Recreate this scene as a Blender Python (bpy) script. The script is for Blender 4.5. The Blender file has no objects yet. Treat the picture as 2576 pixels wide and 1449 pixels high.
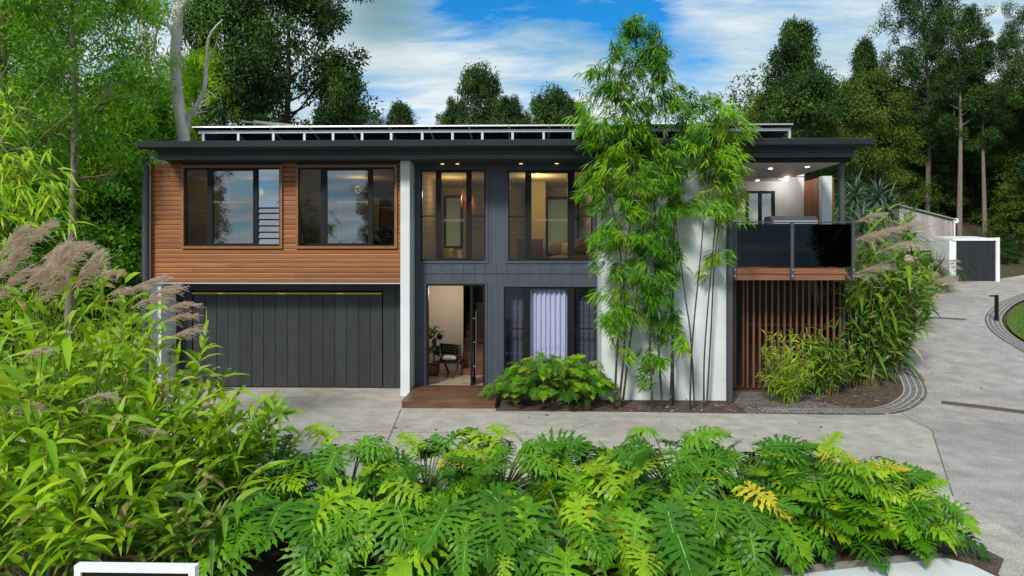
import bpy, math, random
import numpy as np
from mathutils import Vector, geometry
R = math.radians
random.seed(7)
C = bpy.context.scene.collection
H, F, CX, HY, PSI = 3.4, 1717.0, 1287.5, 640.0, R(1.5)
cs, sn = math.cos(PSI), math.sin(PSI)
GOLD = 2.399963

# ---------------------------------------------------------------- measuring: a sight line of the survey photo met with a wall plane y = Y
def ray(px, py):
    u, v = (px - CX) / F, (py - HY) / F
    return (-sn + u * cs, cs + u * sn, -v)
def P(px, py, Y):
    d = ray(px, py); t = Y / d[1]
    return (d[0] * t, H + d[2] * t)
def PX(px, Y): return P(px, HY, Y)[0]
def PZ(py, Y, px=1287): return P(px, py, Y)[1]
def sstep(a, b, x):
    t = min(1, max(0, (x - a) / (b - a))); return t * t * (3 - 2 * t)
def g(x, y):                                    # lie of the land: flat forecourt, hillside rising to the right and behind
    s = min(max(y - 14.5, 0), 18.5)
    r = 0.085 * s + 0.0022 * s * s
    if y > 33: r += 0.36 * min(y - 33, 30)
    w = sstep(6.5, 10, x)
    if y > 27: w = max(w, 0.22 * sstep(27, 45, y))
    return r * w
def G(px, py):
    d = ray(px, py); t = 3.0
    while t < 90:
        if H + d[2] * t <= g(d[0] * t, d[1] * t): break
        t += 0.02
    return (d[0] * t, d[1] * t)

# ---------------------------------------------------------------- mesh collector
class MB:
    def __init__(s): s.ch = []
    def add(s, V, Fc, mat=0, rnd=0.5, smooth=False):
        V = np.asarray(V, dtype=np.float64).reshape(-1, 3); Fc = np.asarray(Fc, dtype=np.int64)
        if Fc.ndim == 1: Fc = Fc.reshape(1, -1)
        r = np.broadcast_to(np.asarray(rnd, dtype=np.float64), (len(V),))
        s.ch.append((V, Fc, mat, r, smooth)); return s
    def box(s, x0, x1, y0, y1, z0, z1, mat=0, rnd=0.5):
        V = [(x, y, z) for z in (z0, z1) for y in (y0, y1) for x in (x0, x1)]
        return s.add(V, [(0, 2, 3, 1), (4, 5, 7, 6), (0, 1, 5, 4), (1, 3, 7, 5), (3, 2, 6, 7), (2, 0, 4, 6)], mat, rnd)
    def quad(s, a, b, c, d, mat=0, rnd=0.5): return s.add([a, b, c, d], [(0, 1, 2, 3)], mat, rnd)
    def obox(s, c, ax, ay, az, mat=0, rnd=0.5):     # box from centre and three half-axis vectors
        c, ax, ay, az = (np.array(q, float) for q in (c, ax, ay, az))
        V = [c + i * ax + j * ay + k * az for k in (-1, 1) for j in (-1, 1) for i in (-1, 1)]
        return s.add(V, [(0, 2, 3, 1), (4, 5, 7, 6), (0, 1, 5, 4), (1, 3, 7, 5), (3, 2, 6, 7), (2, 0, 4, 6)], mat, rnd)
    def bar(s, a, b, w, h=None, mat=0, rnd=0.5):
        a, b = np.array(a, float), np.array(b, float); d = b - a; L = np.linalg.norm(d); d /= L
        up = np.array((0, 0, 1.)) if abs(d[2]) < .9 else np.array((0, 1., 0)); x = np.cross(d, up); x /= np.linalg.norm(x); z = np.cross(x, d)
        return s.obox((a + b) / 2, x * w / 2, d * L / 2, z * (h or w) / 2, mat, rnd)
    def prism(s, prof, x0, x1, mat=0, rnd=0.5):       # profile of (y, z) swept along x
        n = len(prof); V = [(x0, y, z) for y, z in prof] + [(x1, y, z) for y, z in prof]
        s.add(V, [(i, (i + 1) % n, n + (i + 1) % n, n + i) for i in range(n)], mat, rnd)
        s.add(V[:n], [tuple(range(n))[::-1]], mat, rnd); return s.add(V[n:], [tuple(range(n))], mat, rnd)
    def tube(s, pts, rad, n=6, mat=0, rnd=0.5, cap=True):
        pts = np.asarray(pts, float); m = len(pts); rad = np.broadcast_to(np.asarray(rad, float), (m,))
        T = np.gradient(pts, axis=0); T /= np.linalg.norm(T, axis=1)[:, None] + 1e-9
        ref = np.array((1., 0, 0)) if abs(T[0][0]) < .8 else np.array((0, 1., 0))
        V = []
        for i in range(m):
            a = np.cross(T[i], ref); a /= np.linalg.norm(a) + 1e-9; b = np.cross(T[i], a); ref = np.cross(a, T[i])
            for k in range(n):
                w = 2 * math.pi * k / n; V.append(pts[i] + rad[i] * (math.cos(w) * a + math.sin(w) * b))
        Fc = [(i * n + k, i * n + (k + 1) % n, (i + 1) * n + (k + 1) % n, (i + 1) * n + k) for i in range(m - 1) for k in range(n)]
        s.add(V, Fc, mat, rnd, True)
        if cap and rad[-1] > .004: s.add(V[-n:], [tuple(range(n))], mat, rnd)
        if cap and rad[0] > .004: s.add(V[:n], [tuple(range(n))[::-1]], mat, rnd)
        return s
    def lathe(s, c, prof, n=16, mat=0, rnd=0.5):      # (r, z) profile round a vertical axis
        m = len(prof); V = [(c[0] + r * math.cos(2 * math.pi * k / n), c[1] + r * math.sin(2 * math.pi * k / n), c[2] + z) for r, z in prof for k in range(n)]
        return s.add(V, [(i * n + k, i * n + (k + 1) % n, (i + 1) * n + (k + 1) % n, (i + 1) * n + k) for i in range(m - 1) for k in range(n)], mat, rnd, True)
    def build(s, name, mats, parent=None, origin=None):
        if not isinstance(mats, (list, tuple)): mats = [mats]
        off = np.array(origin if origin is not None else (root_loc(parent) if parent else (0, 0, 0)), float)
        V = np.concatenate([c[0] for c in s.ch]) - off
        rnd = np.concatenate([c[3] for c in s.ch])
        idx, st, mi, sm, b, l = [], [], [], [], 0, 0
        for v, f, m, r, q in s.ch:
            k = f.shape[1]; idx.append((f + b).ravel()); st.append(np.arange(len(f)) * k + l); l += f.size; b += len(v)
            mi.append(np.full(len(f), m)); sm.append(np.full(len(f), q))
        me = bpy.data.meshes.new(name)
        me.vertices.add(len(V)); me.vertices.foreach_set('co', V.ravel())
        me.loops.add(l); me.loops.foreach_set('vertex_index', np.concatenate(idx).astype(np.int32))
        st = np.concatenate(st).astype(np.int32); me.polygons.add(len(st)); me.polygons.foreach_set('loop_start', st)
        me.polygons.foreach_set('material_index', np.concatenate(mi).astype(np.int32)); me.polygons.foreach_set('use_smooth', np.concatenate(sm))
        me.update(calc_edges=True); me.validate()
        at = me.attributes.new('rnd', 'FLOAT', 'POINT'); at.data.foreach_set('value', rnd.astype(np.float32))
        for m in mats: me.materials.append(m)
        o = bpy.data.objects.new(name, me); C.objects.link(o)
        if parent: o.parent = parent
        else: o.location = off
        return o
def root_loc(o):
    while o.parent: o = o.parent
    return o.location
def tag(o, label=None, cat=None, group=None, kind=None):
    for k, v in (('label', label), ('category', cat), ('group', group), ('kind', kind)):
        if v: o[k] = v
    return o
def thing(name, label, cat, loc=(0, 0, 0), group=None):
    o = bpy.data.objects.new(name, None); C.objects.link(o); o.location = loc; o.empty_display_size = .2
    return tag(o, label, cat, group)
def copy_tree(o, parent=None):
    c = o.copy(); C.objects.link(c); c.parent = parent
    for ch in list(o.children): copy_tree(ch, c)
    return c

# ---------------------------------------------------------------- materials
def nodes(name):
    m = bpy.data.materials.new(name); m.use_nodes = True; n = m.node_tree.nodes; n.clear(); return m, n, m.node_tree.links
def mixc(n, l, fac, a, b, mode='MIX'):
    x = n.new('ShaderNodeMix'); x.data_type = 'RGBA'; x.blend_type = mode
    for s, v in ((0, fac), (6, a), (7, b)):
        if hasattr(v, 'node'): l.new(v, x.inputs[s])
        else: x.inputs[s].default_value = v if s == 0 else (*v[:3], 1)
    return x.outputs[2]
def noise(n, l, scale, detail=4, rough=.6, stretch=None, co='Object'):
    t = n.new('ShaderNodeTexCoord'); v = t.outputs[co]
    if stretch:
        mp = n.new('ShaderNodeMapping'); mp.inputs['Scale'].default_value = stretch; l.new(v, mp.inputs[0]); v = mp.outputs[0]
    x = n.new('ShaderNodeTexNoise'); x.inputs['Scale'].default_value = scale; x.inputs['Detail'].default_value = detail; x.inputs['Roughness'].default_value = rough
    l.new(v, x.inputs['Vector']); return x.outputs['Fac']
def ramp(n, l, fac, stops):
    r = n.new('ShaderNodeValToRGB'); e = r.color_ramp.elements
    while len(e) < len(stops): e.new(.5)
    for q, (p, c) in zip(e, stops): q.position = p; q.color = (*c, 1) if len(c) == 3 else c
    l.new(fac, r.inputs[0]); return r.outputs[0]
def g3(v): return (v, v, v)
def pbr(name, c1, c2=None, rough=.6, scale=6, stretch=None, bump=0, bscale=60, metal=0, spec=.5, fine=0, lo=.35, hi=.65, rnd=0, stain=None):
    m, n, l = nodes(name); b = n.new('ShaderNodeBsdfPrincipled'); o = n.new('ShaderNodeOutputMaterial'); l.new(b.outputs[0], o.inputs[0])
    col = None
    if c2:
        f = ramp(n, l, noise(n, l, scale, 6, .62, stretch), [(lo, g3(0)), (hi, g3(1))]); col = mixc(n, l, f, c1, c2)
    else: col = mixc(n, l, 0, c1, c1)
    if stain:
        f = ramp(n, l, noise(n, l, stain[1], 5, .6), [(.5, g3(0)), (.72, g3(stain[2]))]); col = mixc(n, l, f, col, stain[0])
    if fine:
        f = noise(n, l, bscale, 2, .7); f = ramp(n, l, f, [(.3, g3(1 - fine)), (.7, g3(1 + fine * .6))]); col = mixc(n, l, 1, col, f, 'MULTIPLY')
    if rnd:
        a = n.new('ShaderNodeAttribute'); a.attribute_name = 'rnd'; f = ramp(n, l, a.outputs['Fac'], [(0, g3(1 - rnd)), (1, g3(1 + rnd))]); col = mixc(n, l, 1, col, f, 'MULTIPLY')
    l.new(col, b.inputs['Base Color']); b.inputs['Roughness'].default_value = rough; b.inputs['Metallic'].default_value = metal; b.inputs['Specular IOR Level'].default_value = spec
    if bump:
        bp = n.new('ShaderNodeBump'); bp.inputs['Strength'].default_value = bump; bp.inputs['Distance'].default_value = .02
        l.new(noise(n, l, bscale, 3, .6, stretch), bp.inputs['Height']); l.new(bp.outputs[0], b.inputs['Normal'])
    return m
def leafm(name, stops, trans=.3, rough=.5, spec=.35, tcol=1.25, scale=0, tb=.6):
    m, n, l = nodes(name); o = n.new('ShaderNodeOutputMaterial')
    a = n.new('ShaderNodeAttribute'); a.attribute_name = 'rnd'
    col = ramp(n, l, a.outputs['Fac'], stops)
    if scale: col = mixc(n, l, 1, col, ramp(n, l, noise(n, l, scale, 3), [(.3, g3(.72)), (.7, g3(1.25))]), 'MULTIPLY')
    b = n.new('ShaderNodeBsdfPrincipled'); l.new(col, b.inputs['Base Color']); b.inputs['Roughness'].default_value = rough; b.inputs['Specular IOR Level'].default_value = spec
    t = n.new('ShaderNodeBsdfTranslucent'); l.new(mixc(n, l, 1, col, (tcol * (1.1 if tb < 1 else 1), tcol, tb), 'MULTIPLY'), t.inputs[0])
    x = n.new('ShaderNodeMixShader'); x.inputs[0].default_value = trans; l.new(b.outputs[0], x.inputs[1]); l.new(t.outputs[0], x.inputs[2]); l.new(x.outputs[0], o.inputs[0])
    return m
def glassm(name, tint=(.75, .78, .78), refl=.16, bl=.35):
    m, n, l = nodes(name); o = n.new('ShaderNodeOutputMaterial')
    t = n.new('ShaderNodeBsdfTransparent'); t.inputs[0].default_value = (*tint, 1)
    gl = n.new('ShaderNodeBsdfGlossy'); gl.inputs['Roughness'].default_value = .015; gl.inputs[0].default_value = (.9, .93, 1, 1)
    lw = n.new('ShaderNodeLayerWeight'); lw.inputs[0].default_value = bl
    mr = n.new('ShaderNodeMapRange'); mr.inputs[3].default_value = refl; mr.inputs[4].default_value = .9; l.new(lw.outputs['Fresnel'], mr.inputs[0])
    x = n.new('ShaderNodeMixShader'); l.new(mr.outputs[0], x.inputs[0]); l.new(t.outputs[0], x.inputs[1]); l.new(gl.outputs[0], x.inputs[2]); l.new(x.outputs[0], o.inputs[0])
    return m
def emit(name, col, st):
    m, n, l = nodes(name); o = n.new('ShaderNodeOutputMaterial'); e = n.new('ShaderNodeEmission'); e.inputs[0].default_value = (*col, 1); e.inputs[1].default_value = st; l.new(e.outputs[0], o.inputs[0]); return m

M = {}
M['concrete'] = pbr('exposed concrete', (.34, .315, .28), (.49, .46, .41), .8, 2.6, fine=.42, bscale=38, bump=.25, stain=((.29, .26, .245), .42, .75))
M['concrete2'] = pbr('darker purplish exposed concrete', (.29, .265, .26), (.42, .385, .375), .8, 2.2, fine=.42, bscale=38, bump=.25, stain=((.23, .205, .205), .35, .8))  # darker, more purple concrete for the driveway right of the joint
M['joint'] = pbr('saw cut joint', (.10, .09, .085), rough=.9)
M['render'] = pbr('white render', (.54, .57, .605), (.61, .635, .66), .75, 2.5, bump=.06, bscale=120, stain=((.48, .50, .50), .7, .4))
M['char'] = pbr('charcoal cladding', (.042, .050, .074), (.054, .062, .088), .48, 3, bump=.04, bscale=90)
M['garage'] = pbr('garage boards', (.018, .020, .023), (.027, .029, .033), .42, 4, stretch=(2, 1, .4), rnd=.16, bump=.03)
M['fascia'] = pbr('fascia boards', (.036, .056, .062), (.05, .074, .08), .4, 2, stretch=(.3, 1, 1))
M['metal'] = pbr('charcoal steel', (.045, .05, .06), (.055, .06, .072), .38, 3, spec=.5)
M['gutter'] = pbr('gutter steel', (.013, .018, .021), (.020, .026, .030), .45, 2, stretch=(.3, 1, 1), spec=.25)
M['black'] = pbr('black frame', (.008, .009, .010), rough=.5, spec=.2)
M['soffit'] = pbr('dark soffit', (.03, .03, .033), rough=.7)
M['timber'] = pbr('oiled hardwood cladding', (.29, .104, .023), (.185, .060, .014), .42, 5, stretch=(.35, 3, 9), rnd=.24, bump=.05, bscale=30, stain=((.20, .07, .035), .55, .6))
M['timber2'] = pbr('window timber', (.27, .11, .028), (.20, .075, .02), .42, 5, stretch=(1, 2, 1), rnd=.12)
M['merbau'] = pbr('dark deck timber', (.125, .055, .026), (.08, .034, .017), .42, 5, stretch=(.3, 5, 1), rnd=.25, stain=((.22, .12, .07), 1.2, .5))
M['beam'] = pbr('balcony beam timber', (.24, .095, .042), (.17, .062, .028), .5, 4, stretch=(.3, 2, 6))
M['slat'] = pbr('screen slat timber', (.20, .075, .026), (.125, .044, .016), .5, 4, stretch=(3, 3, .3), rnd=.25)
M['greywood'] = pbr('weathered grey boards', (.42, .39, .38), (.30, .27, .27), .85, 4, stretch=(6, 6, .5), rnd=.22)
M['alu'] = pbr('aluminium', (.5, .53, .56), rough=.42, metal=.5)
M['livewall'] = pbr('warm living wall', (.40, .32, .15), rough=.8)
M['panelframe'] = pbr('panel frame', (.33, .36, .38), rough=.4, metal=.4)
M['chrome'] = pbr('chrome', (.75, .75, .75), rough=.2, metal=1)
M['white'] = pbr('white paint', (.78, .78, .80), (.70, .70, .73), .6, 3)
M['ceil'] = pbr('balcony lining', (.50, .47, .48), rough=.7)
M['amber'] = pbr('room ceiling', (.50, .40, .21), rough=.8)
M['roomwall'] = pbr('room wall', (.66, .61, .54), rough=.8)
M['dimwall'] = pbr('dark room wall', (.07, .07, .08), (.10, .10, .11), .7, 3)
M['tile'] = pbr('polished floor', (.42, .34, .26), (.32, .25, .19), .12, 1.5)
M['floor'] = pbr('timber floor', (.12, .055, .03), (.08, .035, .02), .35, 4, stretch=(.3, 4, 1))
M['soil'] = pbr('bark mulch', (.055, .036, .024), (.12, .085, .06), .95, 9, fine=.6, bscale=40, bump=.8)
M['gravel'] = pbr('fine gravel', (.20, .19, .19), (.13, .12, .12), .95, 3, fine=.55, bscale=45, bump=.7, stain=((.10, .07, .05), 1.2, .7))
M['earth'] = pbr('forest floor', (.045, .05, .02), (.07, .055, .03), .95, 2, fine=.4, bscale=14, bump=.5)
M['paver'] = pbr('paver web', (.42, .40, .40), (.33, .31, .31), .85, 8)
M['stone'] = pbr('boulder stone', (.42, .34, .30), (.32, .26, .22), .9, 2, rnd=.4, bump=.3, bscale=12)
M['kerb'] = pbr('grey concrete', (.24, .23, .23), (.31, .30, .29), .85, 5, fine=.25, bscale=60)
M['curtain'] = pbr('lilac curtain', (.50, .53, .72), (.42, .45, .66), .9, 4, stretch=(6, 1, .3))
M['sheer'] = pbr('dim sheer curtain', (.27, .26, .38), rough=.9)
M['glass'] = glassm('window glass', refl=.13)
M['clear'] = glassm('clear window glass', (.95, .95, .95), .0, .2)
M['openlouvre'] = glassm('open louvre glass', (.5, .52, .52), .3)
M['louvre'] = glassm('louvre glass', (.72, .73, .73), .01, .2)
M['tinted'] = glassm('tinted balustrade glass', (.02, .023, .028), .02, .12)
M['cell'] = None
M['fabric'] = pbr('sofa fabric', (.22, .17, .13), (.17, .13, .10), .95, 30)
M['cushion'] = pbr('cushion fabric', (.5, .42, .28), (.4, .33, .22), .95, 30)
M['whitefab'] = pbr('white cushion', (.75, .73, .68), rough=.95)
M['yellow'] = pbr('yellow ceramic', (.75, .5, .02), rough=.3)
M['strip'] = pbr('yellow head strip', (.62, .46, .06), (.5, .36, .04), .35, 4)  # yellow band along the head of the garage door
M['basket'] = pbr('wicker', (.20, .09, .045), (.13, .055, .03), .8, 30)
M['orange'] = pbr('orange glass', (.6, .18, .05), rough=.2)
M['lamp'] = emit('lamp glow', (1, .75, .4), 9)
M['dim'] = emit('recessed glow', (1, .7, .35), 1.2)
M['lampw'] = emit('spot glow', (1, .92, .8), 14)
M['bark_pale'] = pbr('pale gum bark', (.66, .62, .58), (.46, .42, .38), .85, 2.5, stretch=(3, 3, .6), bump=.3, bscale=9, stain=((.20, .15, .12), 1.2, .7))
M['bark_dark'] = pbr('dark bark', (.11, .075, .055), (.065, .045, .035), .95, 3, stretch=(4, 4, .6), bump=.6, bscale=9)
M['bark_grey'] = pbr('grey brown bark', (.21, .165, .14), (.13, .10, .085), .95, 3, stretch=(4, 4, .6), bump=.5, bscale=9)
M['culm'] = pbr('black bamboo culm', (.022, .02, .016), (.06, .055, .03), .35, 4, stretch=(1, 1, 2))
M['cane'] = pbr('green brown cane', (.14, .13, .04), (.20, .15, .06), .6, 5)
M['petiole'] = pbr('petiole green', (.08, .16, .02), (.10, .13, .03), .5, 5)
M['philstem'] = pbr('scarred stem', (.20, .15, .10), (.09, .065, .045), .9, 22, bump=.8, bscale=24)
M['rib'] = pbr('leaf midrib', (.17, .36, .03), rough=.45)
M['phil'] = leafm('philodendron leaf', [(0, (.016, .08, .003)), (.3, (.045, .17, .004)), (.65, (.12, .30, .005)), (1, (.31, .47, .010))], .28, .45, .32, 1.35, 5)
M['phily'] = leafm('yellowing philodendron leaf', [(0, (.30, .30, .015)), (.6, (.55, .45, .012)), (1, (.62, .42, .015))], .2, .45, .4, 1.1, 9)
M['tiger'] = leafm('tiger grass leaf', [(0, (.06, .18, .010)), (.4, (.19, .38, .010)), (.8, (.40, .56, .016)), (.97, (.48, .58, .03)), (1, (.45, .36, .14))], .36, .42, .4, 1.25)
M['tigerd'] = leafm('broad shrub leaf', [(0, (.045, .12, .014)), (.5, (.11, .24, .015)), (.9, (.26, .38, .02)), (1, (.46, .38, .16))], .28, .42, .4, 1.2)
M['plume'] = leafm('grass plume', [(0, (.70, .53, .41)), (1, (.94, .81, .70))], .5, .8, .1, 1.0, 0, 1.0)
M['bamboo'] = leafm('bamboo leaf', [(0, (.025, .12, .006)), (.45, (.12, .32, .008)), (.85, (.28, .50, .010)), (1, (.42, .50, .03))], .33, .42, .4, 1.3)
M['bright'] = leafm('bright tree leaf', [(0, (.09, .24, .010)), (.5, (.24, .48, .014)), (1, (.46, .66, .022))], .48, .5, .3, 1.3)
M['mid'] = leafm('mid green leaf', [(0, (.035, .14, .012)), (.5, (.09, .26, .014)), (1, (.21, .41, .018))], .28, .5, .3, 1.2)
M['dark'] = leafm('dark gum leaf', [(0, (.010, .036, .008)), (.6, (.026, .078, .009)), (1, (.105, .19, .014))], .2, .5, .3, 1.2)
M['olive'] = leafm('olive leaf', [(0, (.035, .075, .010)), (.5, (.07, .125, .012)), (1, (.14, .19, .018))], .25, .55, .3, 1.2)
M['strap'] = leafm('strap leaf', [(0, (.02, .06, .03)), (.6, (.04, .10, .05)), (1, (.10, .17, .10))], .15, .4, .5)
M['grassb'] = leafm('grass blade', [(0, (.05, .08, .012)), (.6, (.10, .13, .02)), (1, (.26, .21, .09))], .3, .6, .2)
M['lawn'] = leafm('lawn blade', [(0, (.05, .12, .008)), (.6, (.10, .19, .010)), (1, (.17, .25, .015))], .3, .6, .2)
M['indoor'] = leafm('indoor leaf', [(0, (.02, .07, .02)), (1, (.06, .14, .03))], .2, .4, .5)
def cellmat():
    m, n, l = nodes('solar cells'); o = n.new('ShaderNodeOutputMaterial'); b = n.new('ShaderNodeBsdfPrincipled'); l.new(b.outputs[0], o.inputs[0])
    t = n.new('ShaderNodeTexCoord'); br = n.new('ShaderNodeTexBrick'); br.offset = 0; l.new(t.outputs['Object'], br.inputs[0])
    br.inputs['Color1'].default_value = (.012, .015, .026, 1); br.inputs['Color2'].default_value = (.016, .019, .033, 1); br.inputs['Mortar'].default_value = (.12, .13, .15, 1)
    br.inputs['Scale'].default_value = 1; br.inputs['Mortar Size'].default_value = .006; br.inputs['Brick Width'].default_value = .158; br.inputs['Row Height'].default_value = .158
    l.new(br.outputs[0], b.inputs['Base Color']); b.inputs['Roughness'].default_value = .2; return m
M['cell'] = cellmat()
# ================================================================ THE HOUSE
YG, YC, YF, YW, YR = 17.25, 16.45, 16.3, 16.98, 16.0
house = thing('house', 'two storey house with timber clad upper left, charcoal recess and white render walls', 'house', (0, 17, 0))
ZF2 = 2.95                                       # upper floor level
ZS = PZ(398, 15.9)                               # soffit
XL = PX(383, YC); XFL, XFR = PX(1007, YF), PX(1030, YF); XRW0, XRW1 = PX(1513, YR), PX(1826, YR)
ZCB, ZCT = PZ(711, YC), ZS
def part(name, mb, mat, parent=house, label=None):
    o = mb.build(name, mat, parent)
    if label: o['label'] = label
    return o
# timber cladding of shiplap boards with an upward chamfer, cut round the two windows
W1 = (PX(459, YC), PX(710, YC), PZ(624, YC), PZ(415, YC)); W2 = (PX(746, YC), PX(998, YC), PZ(624, YC), PZ(415, YC))
XCR = XFL - .015
def cladding():
    mb = MB(); nb = 25; h = (ZCT - ZCB) / nb; rs = random.Random(3)
    for i in range(nb):
        z0 = ZCB + i * h; z1 = z0 + h
        spans = [(XL, XCR)]
        if z1 > W1[2] + .005 and z0 < W1[3] - .005: spans = [(XL, W1[0] - .002), (W1[1] + .002, W2[0] - .002), (W2[1] + .002, XCR)]
        for a, b in spans:
            cuts = [a]
            if b - a > 3: cuts += [a + (b - a) * rs.uniform(.15, .85)]
            cuts += [b]
            for p, q in zip(cuts, cuts[1:]):
                r = rs.random()
                mb.prism([(YC, z0 + .010), (YC, z1 - .030), (YC + .014, z1 - .006), (YC + .014, z1 + .0), (YC + .05, z1 + .0), (YC + .05, z0 + .010)], p + .0015, q - .0015, 0, r)
    return mb
part('timber_cladding', cladding(), M['timber'])
mb = MB()
mb.box(XL, XCR, YC + .052, YC + .25, ZCB, ZCT - .002)             # wall behind, cut below into the window reveals
for w in (W1, W2): pass
mb = MB()
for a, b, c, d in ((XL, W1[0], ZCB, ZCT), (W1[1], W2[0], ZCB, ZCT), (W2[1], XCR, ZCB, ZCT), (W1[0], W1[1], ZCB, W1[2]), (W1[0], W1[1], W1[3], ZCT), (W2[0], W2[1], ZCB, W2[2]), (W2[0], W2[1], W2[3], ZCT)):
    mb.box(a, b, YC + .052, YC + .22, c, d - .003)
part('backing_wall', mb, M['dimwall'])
mb = MB(); mb.box(XL - .005, XCR, YC - .012, YC + .06, ZCB - .035, ZCB - .004); part('edge_trim', mb, M['alu'])
mb = MB(); mb.box(XL - .03, XL - .003, YC - .015, YC + .05, ZCB - .03, ZCT - .01); part('corner_trim', mb, M['timber2'])
# left wall end, fin, right render wall
mb = MB(); x0 = PX(374.5, YC); mb.box(x0, XL - .032, YC - .03, 23.3, 0, ZCT + .15)
xr = PX(425, 16.9); mb.box(XL - .032, xr, YC + .08, 17.4, 0, ZCB - .04); part('left_wall', mb, M['render'])
mb = MB(); mb.box(XFL, XFR, YF, YW + .3, 0, ZS); part('fin_wall', mb, M['render'])
mb = MB(); mb.box(XRW0, XRW1, YR, 23.3, 0, ZS); part('render_wall', mb, M['render'])
# soffit slab over garage recess, upper floor, inner shell
mb = MB(); mb.box(XL, XFL, YC + .07, 22.5, ZF2 - .2, ZF2); mb.box(XFR, XRW0, YW + .11, 22.5, ZF2 - .2, ZF2); part('upper_floor', mb, M['floor'])
mb = MB(); mb.box(XL, XFL - .01, YC + .08, YG + .3, ZCB - .03, ZCB - .001); part('recess_soffit', mb, M['soffit'])
zc = PZ(428, 17.2) + .06
mb = MB(); mb.box(XL - .03, XRW0, YW + .11, 22.4, zc, zc + .05); mb.box(XL - .03, XFL, YC + .22, YW + .11, zc, zc + .05); part('room_ceiling', mb, M['amber'])
# garage wall and door
gx0, gx1, gz1 = PX(485, YG), PX(961, YG), PZ(735, YG)
mb = MB(); rs = random.Random(5)
def vboards(mb, x0, x1, z0, z1, Y, w, gap=.012):
    n = max(1, round((x1 - x0) / w)); w = (x1 - x0) / n
    mb.box(x0, x1, Y + .03, Y + .12, z0, z1, 0, .2)
    for i in range(n): mb.box(x0 + i * w + gap / 2, x0 + (i + 1) * w - gap / 2, Y, Y + .028, z0 + .002, z1 - .002, 0, rs.random())
vboards(mb, xr, gx0 - .02, 0, ZCB - .04, YG - .01, .3); vboards(mb, gx1 + .02, XFL, 0, ZCB - .04, YG - .01, .33); vboards(mb, gx0 - .02, gx1 + .02, gz1 + .03, ZCB - .04, YG - .01, 1.3)
part('garage_wall', mb, M['garage'])
mb = MB(); vboards(mb, gx0, gx1, .025, gz1, YG, .305); gd = part('garage_door', mb, M['garage'])
mb = MB(); mb.box(gx0, gx1, YG - .05, YG - .002, gz1 - .06, gz1 - .018); part('head_strip', mb, M['strip'], gd, 'thin yellow strip across the door head')
# charcoal recess wall: windows and door openings
def opening(px0, px1, py0, py1, Y): return (PX(px0, Y), PX(px1, Y), PZ(py1, Y), PZ(py0, Y))
WA = opening(1053, 1226, 422, 661, YW); WB = opening(1273, 1495, 424, 661, YW); DR = opening(1072, 1220, 714, 982, YW); WC = opening(1262, 1503, 716, 925, YW)
DR = (DR[0], DR[1], .12, DR[3]); WC = (WC[0], WC[1], PZ(935, YW), WC[3])
mb = MB(); xs = [XFR, WA[0], WA[1], WB[0], WB[1], XRW0]
def wallgrid(mb, x0, x1, z0, z1, holes, ya, yb):
    xs = sorted({x0, x1, *[h[0] for h in holes], *[h[1] for h in holes]}); zs = sorted({z0, z1, *[h[2] for h in holes], *[h[3] for h in holes]})
    for a, b in zip(xs, xs[1:]):
        run = None
        for c, d in zip(zs, zs[1:]):
            hole = any(h[0] - 1e-6 <= a and b <= h[1] + 1e-6 and h[2] - 1e-6 <= c and d <= h[3] + 1e-6 for h in holes)
            if hole:
                if run: mb.box(a, b, ya, yb, run[0], run[1])
                run = None
            else: run = (run[0] if run else c, d)
        if run: mb.box(a, b, ya, yb, run[0], run[1])
wallgrid(mb, XFR + .002, XRW0 - .002, 0, ZS - .002, [WA, WB, DR, WC], YW, YW + .1)
part('charcoal_wall', mb, M['char'])
mb = MB(); z0, z1 = PZ(712, YW), PZ(664, YW); zm = PZ(687, YW)
x = XFR + .12
while x < XRW0 - .05:
    mb.box(x, x + .022, YW - .016, YW, z0, z1); x += .272
mb.box(XFR + .01, XRW0 - .01, YW - .022, YW - .001, zm - .011, zm + .011)
xc = PX(1233, YW); mb.box(xc, xc + .02, YW - .015, YW - .001, .1, z0 - .03); mb.box(xc, xc + .02, YW - .015, YW - .001, z1 + .02, ZS - .01)
part('batten', mb, M['char'])
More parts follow.
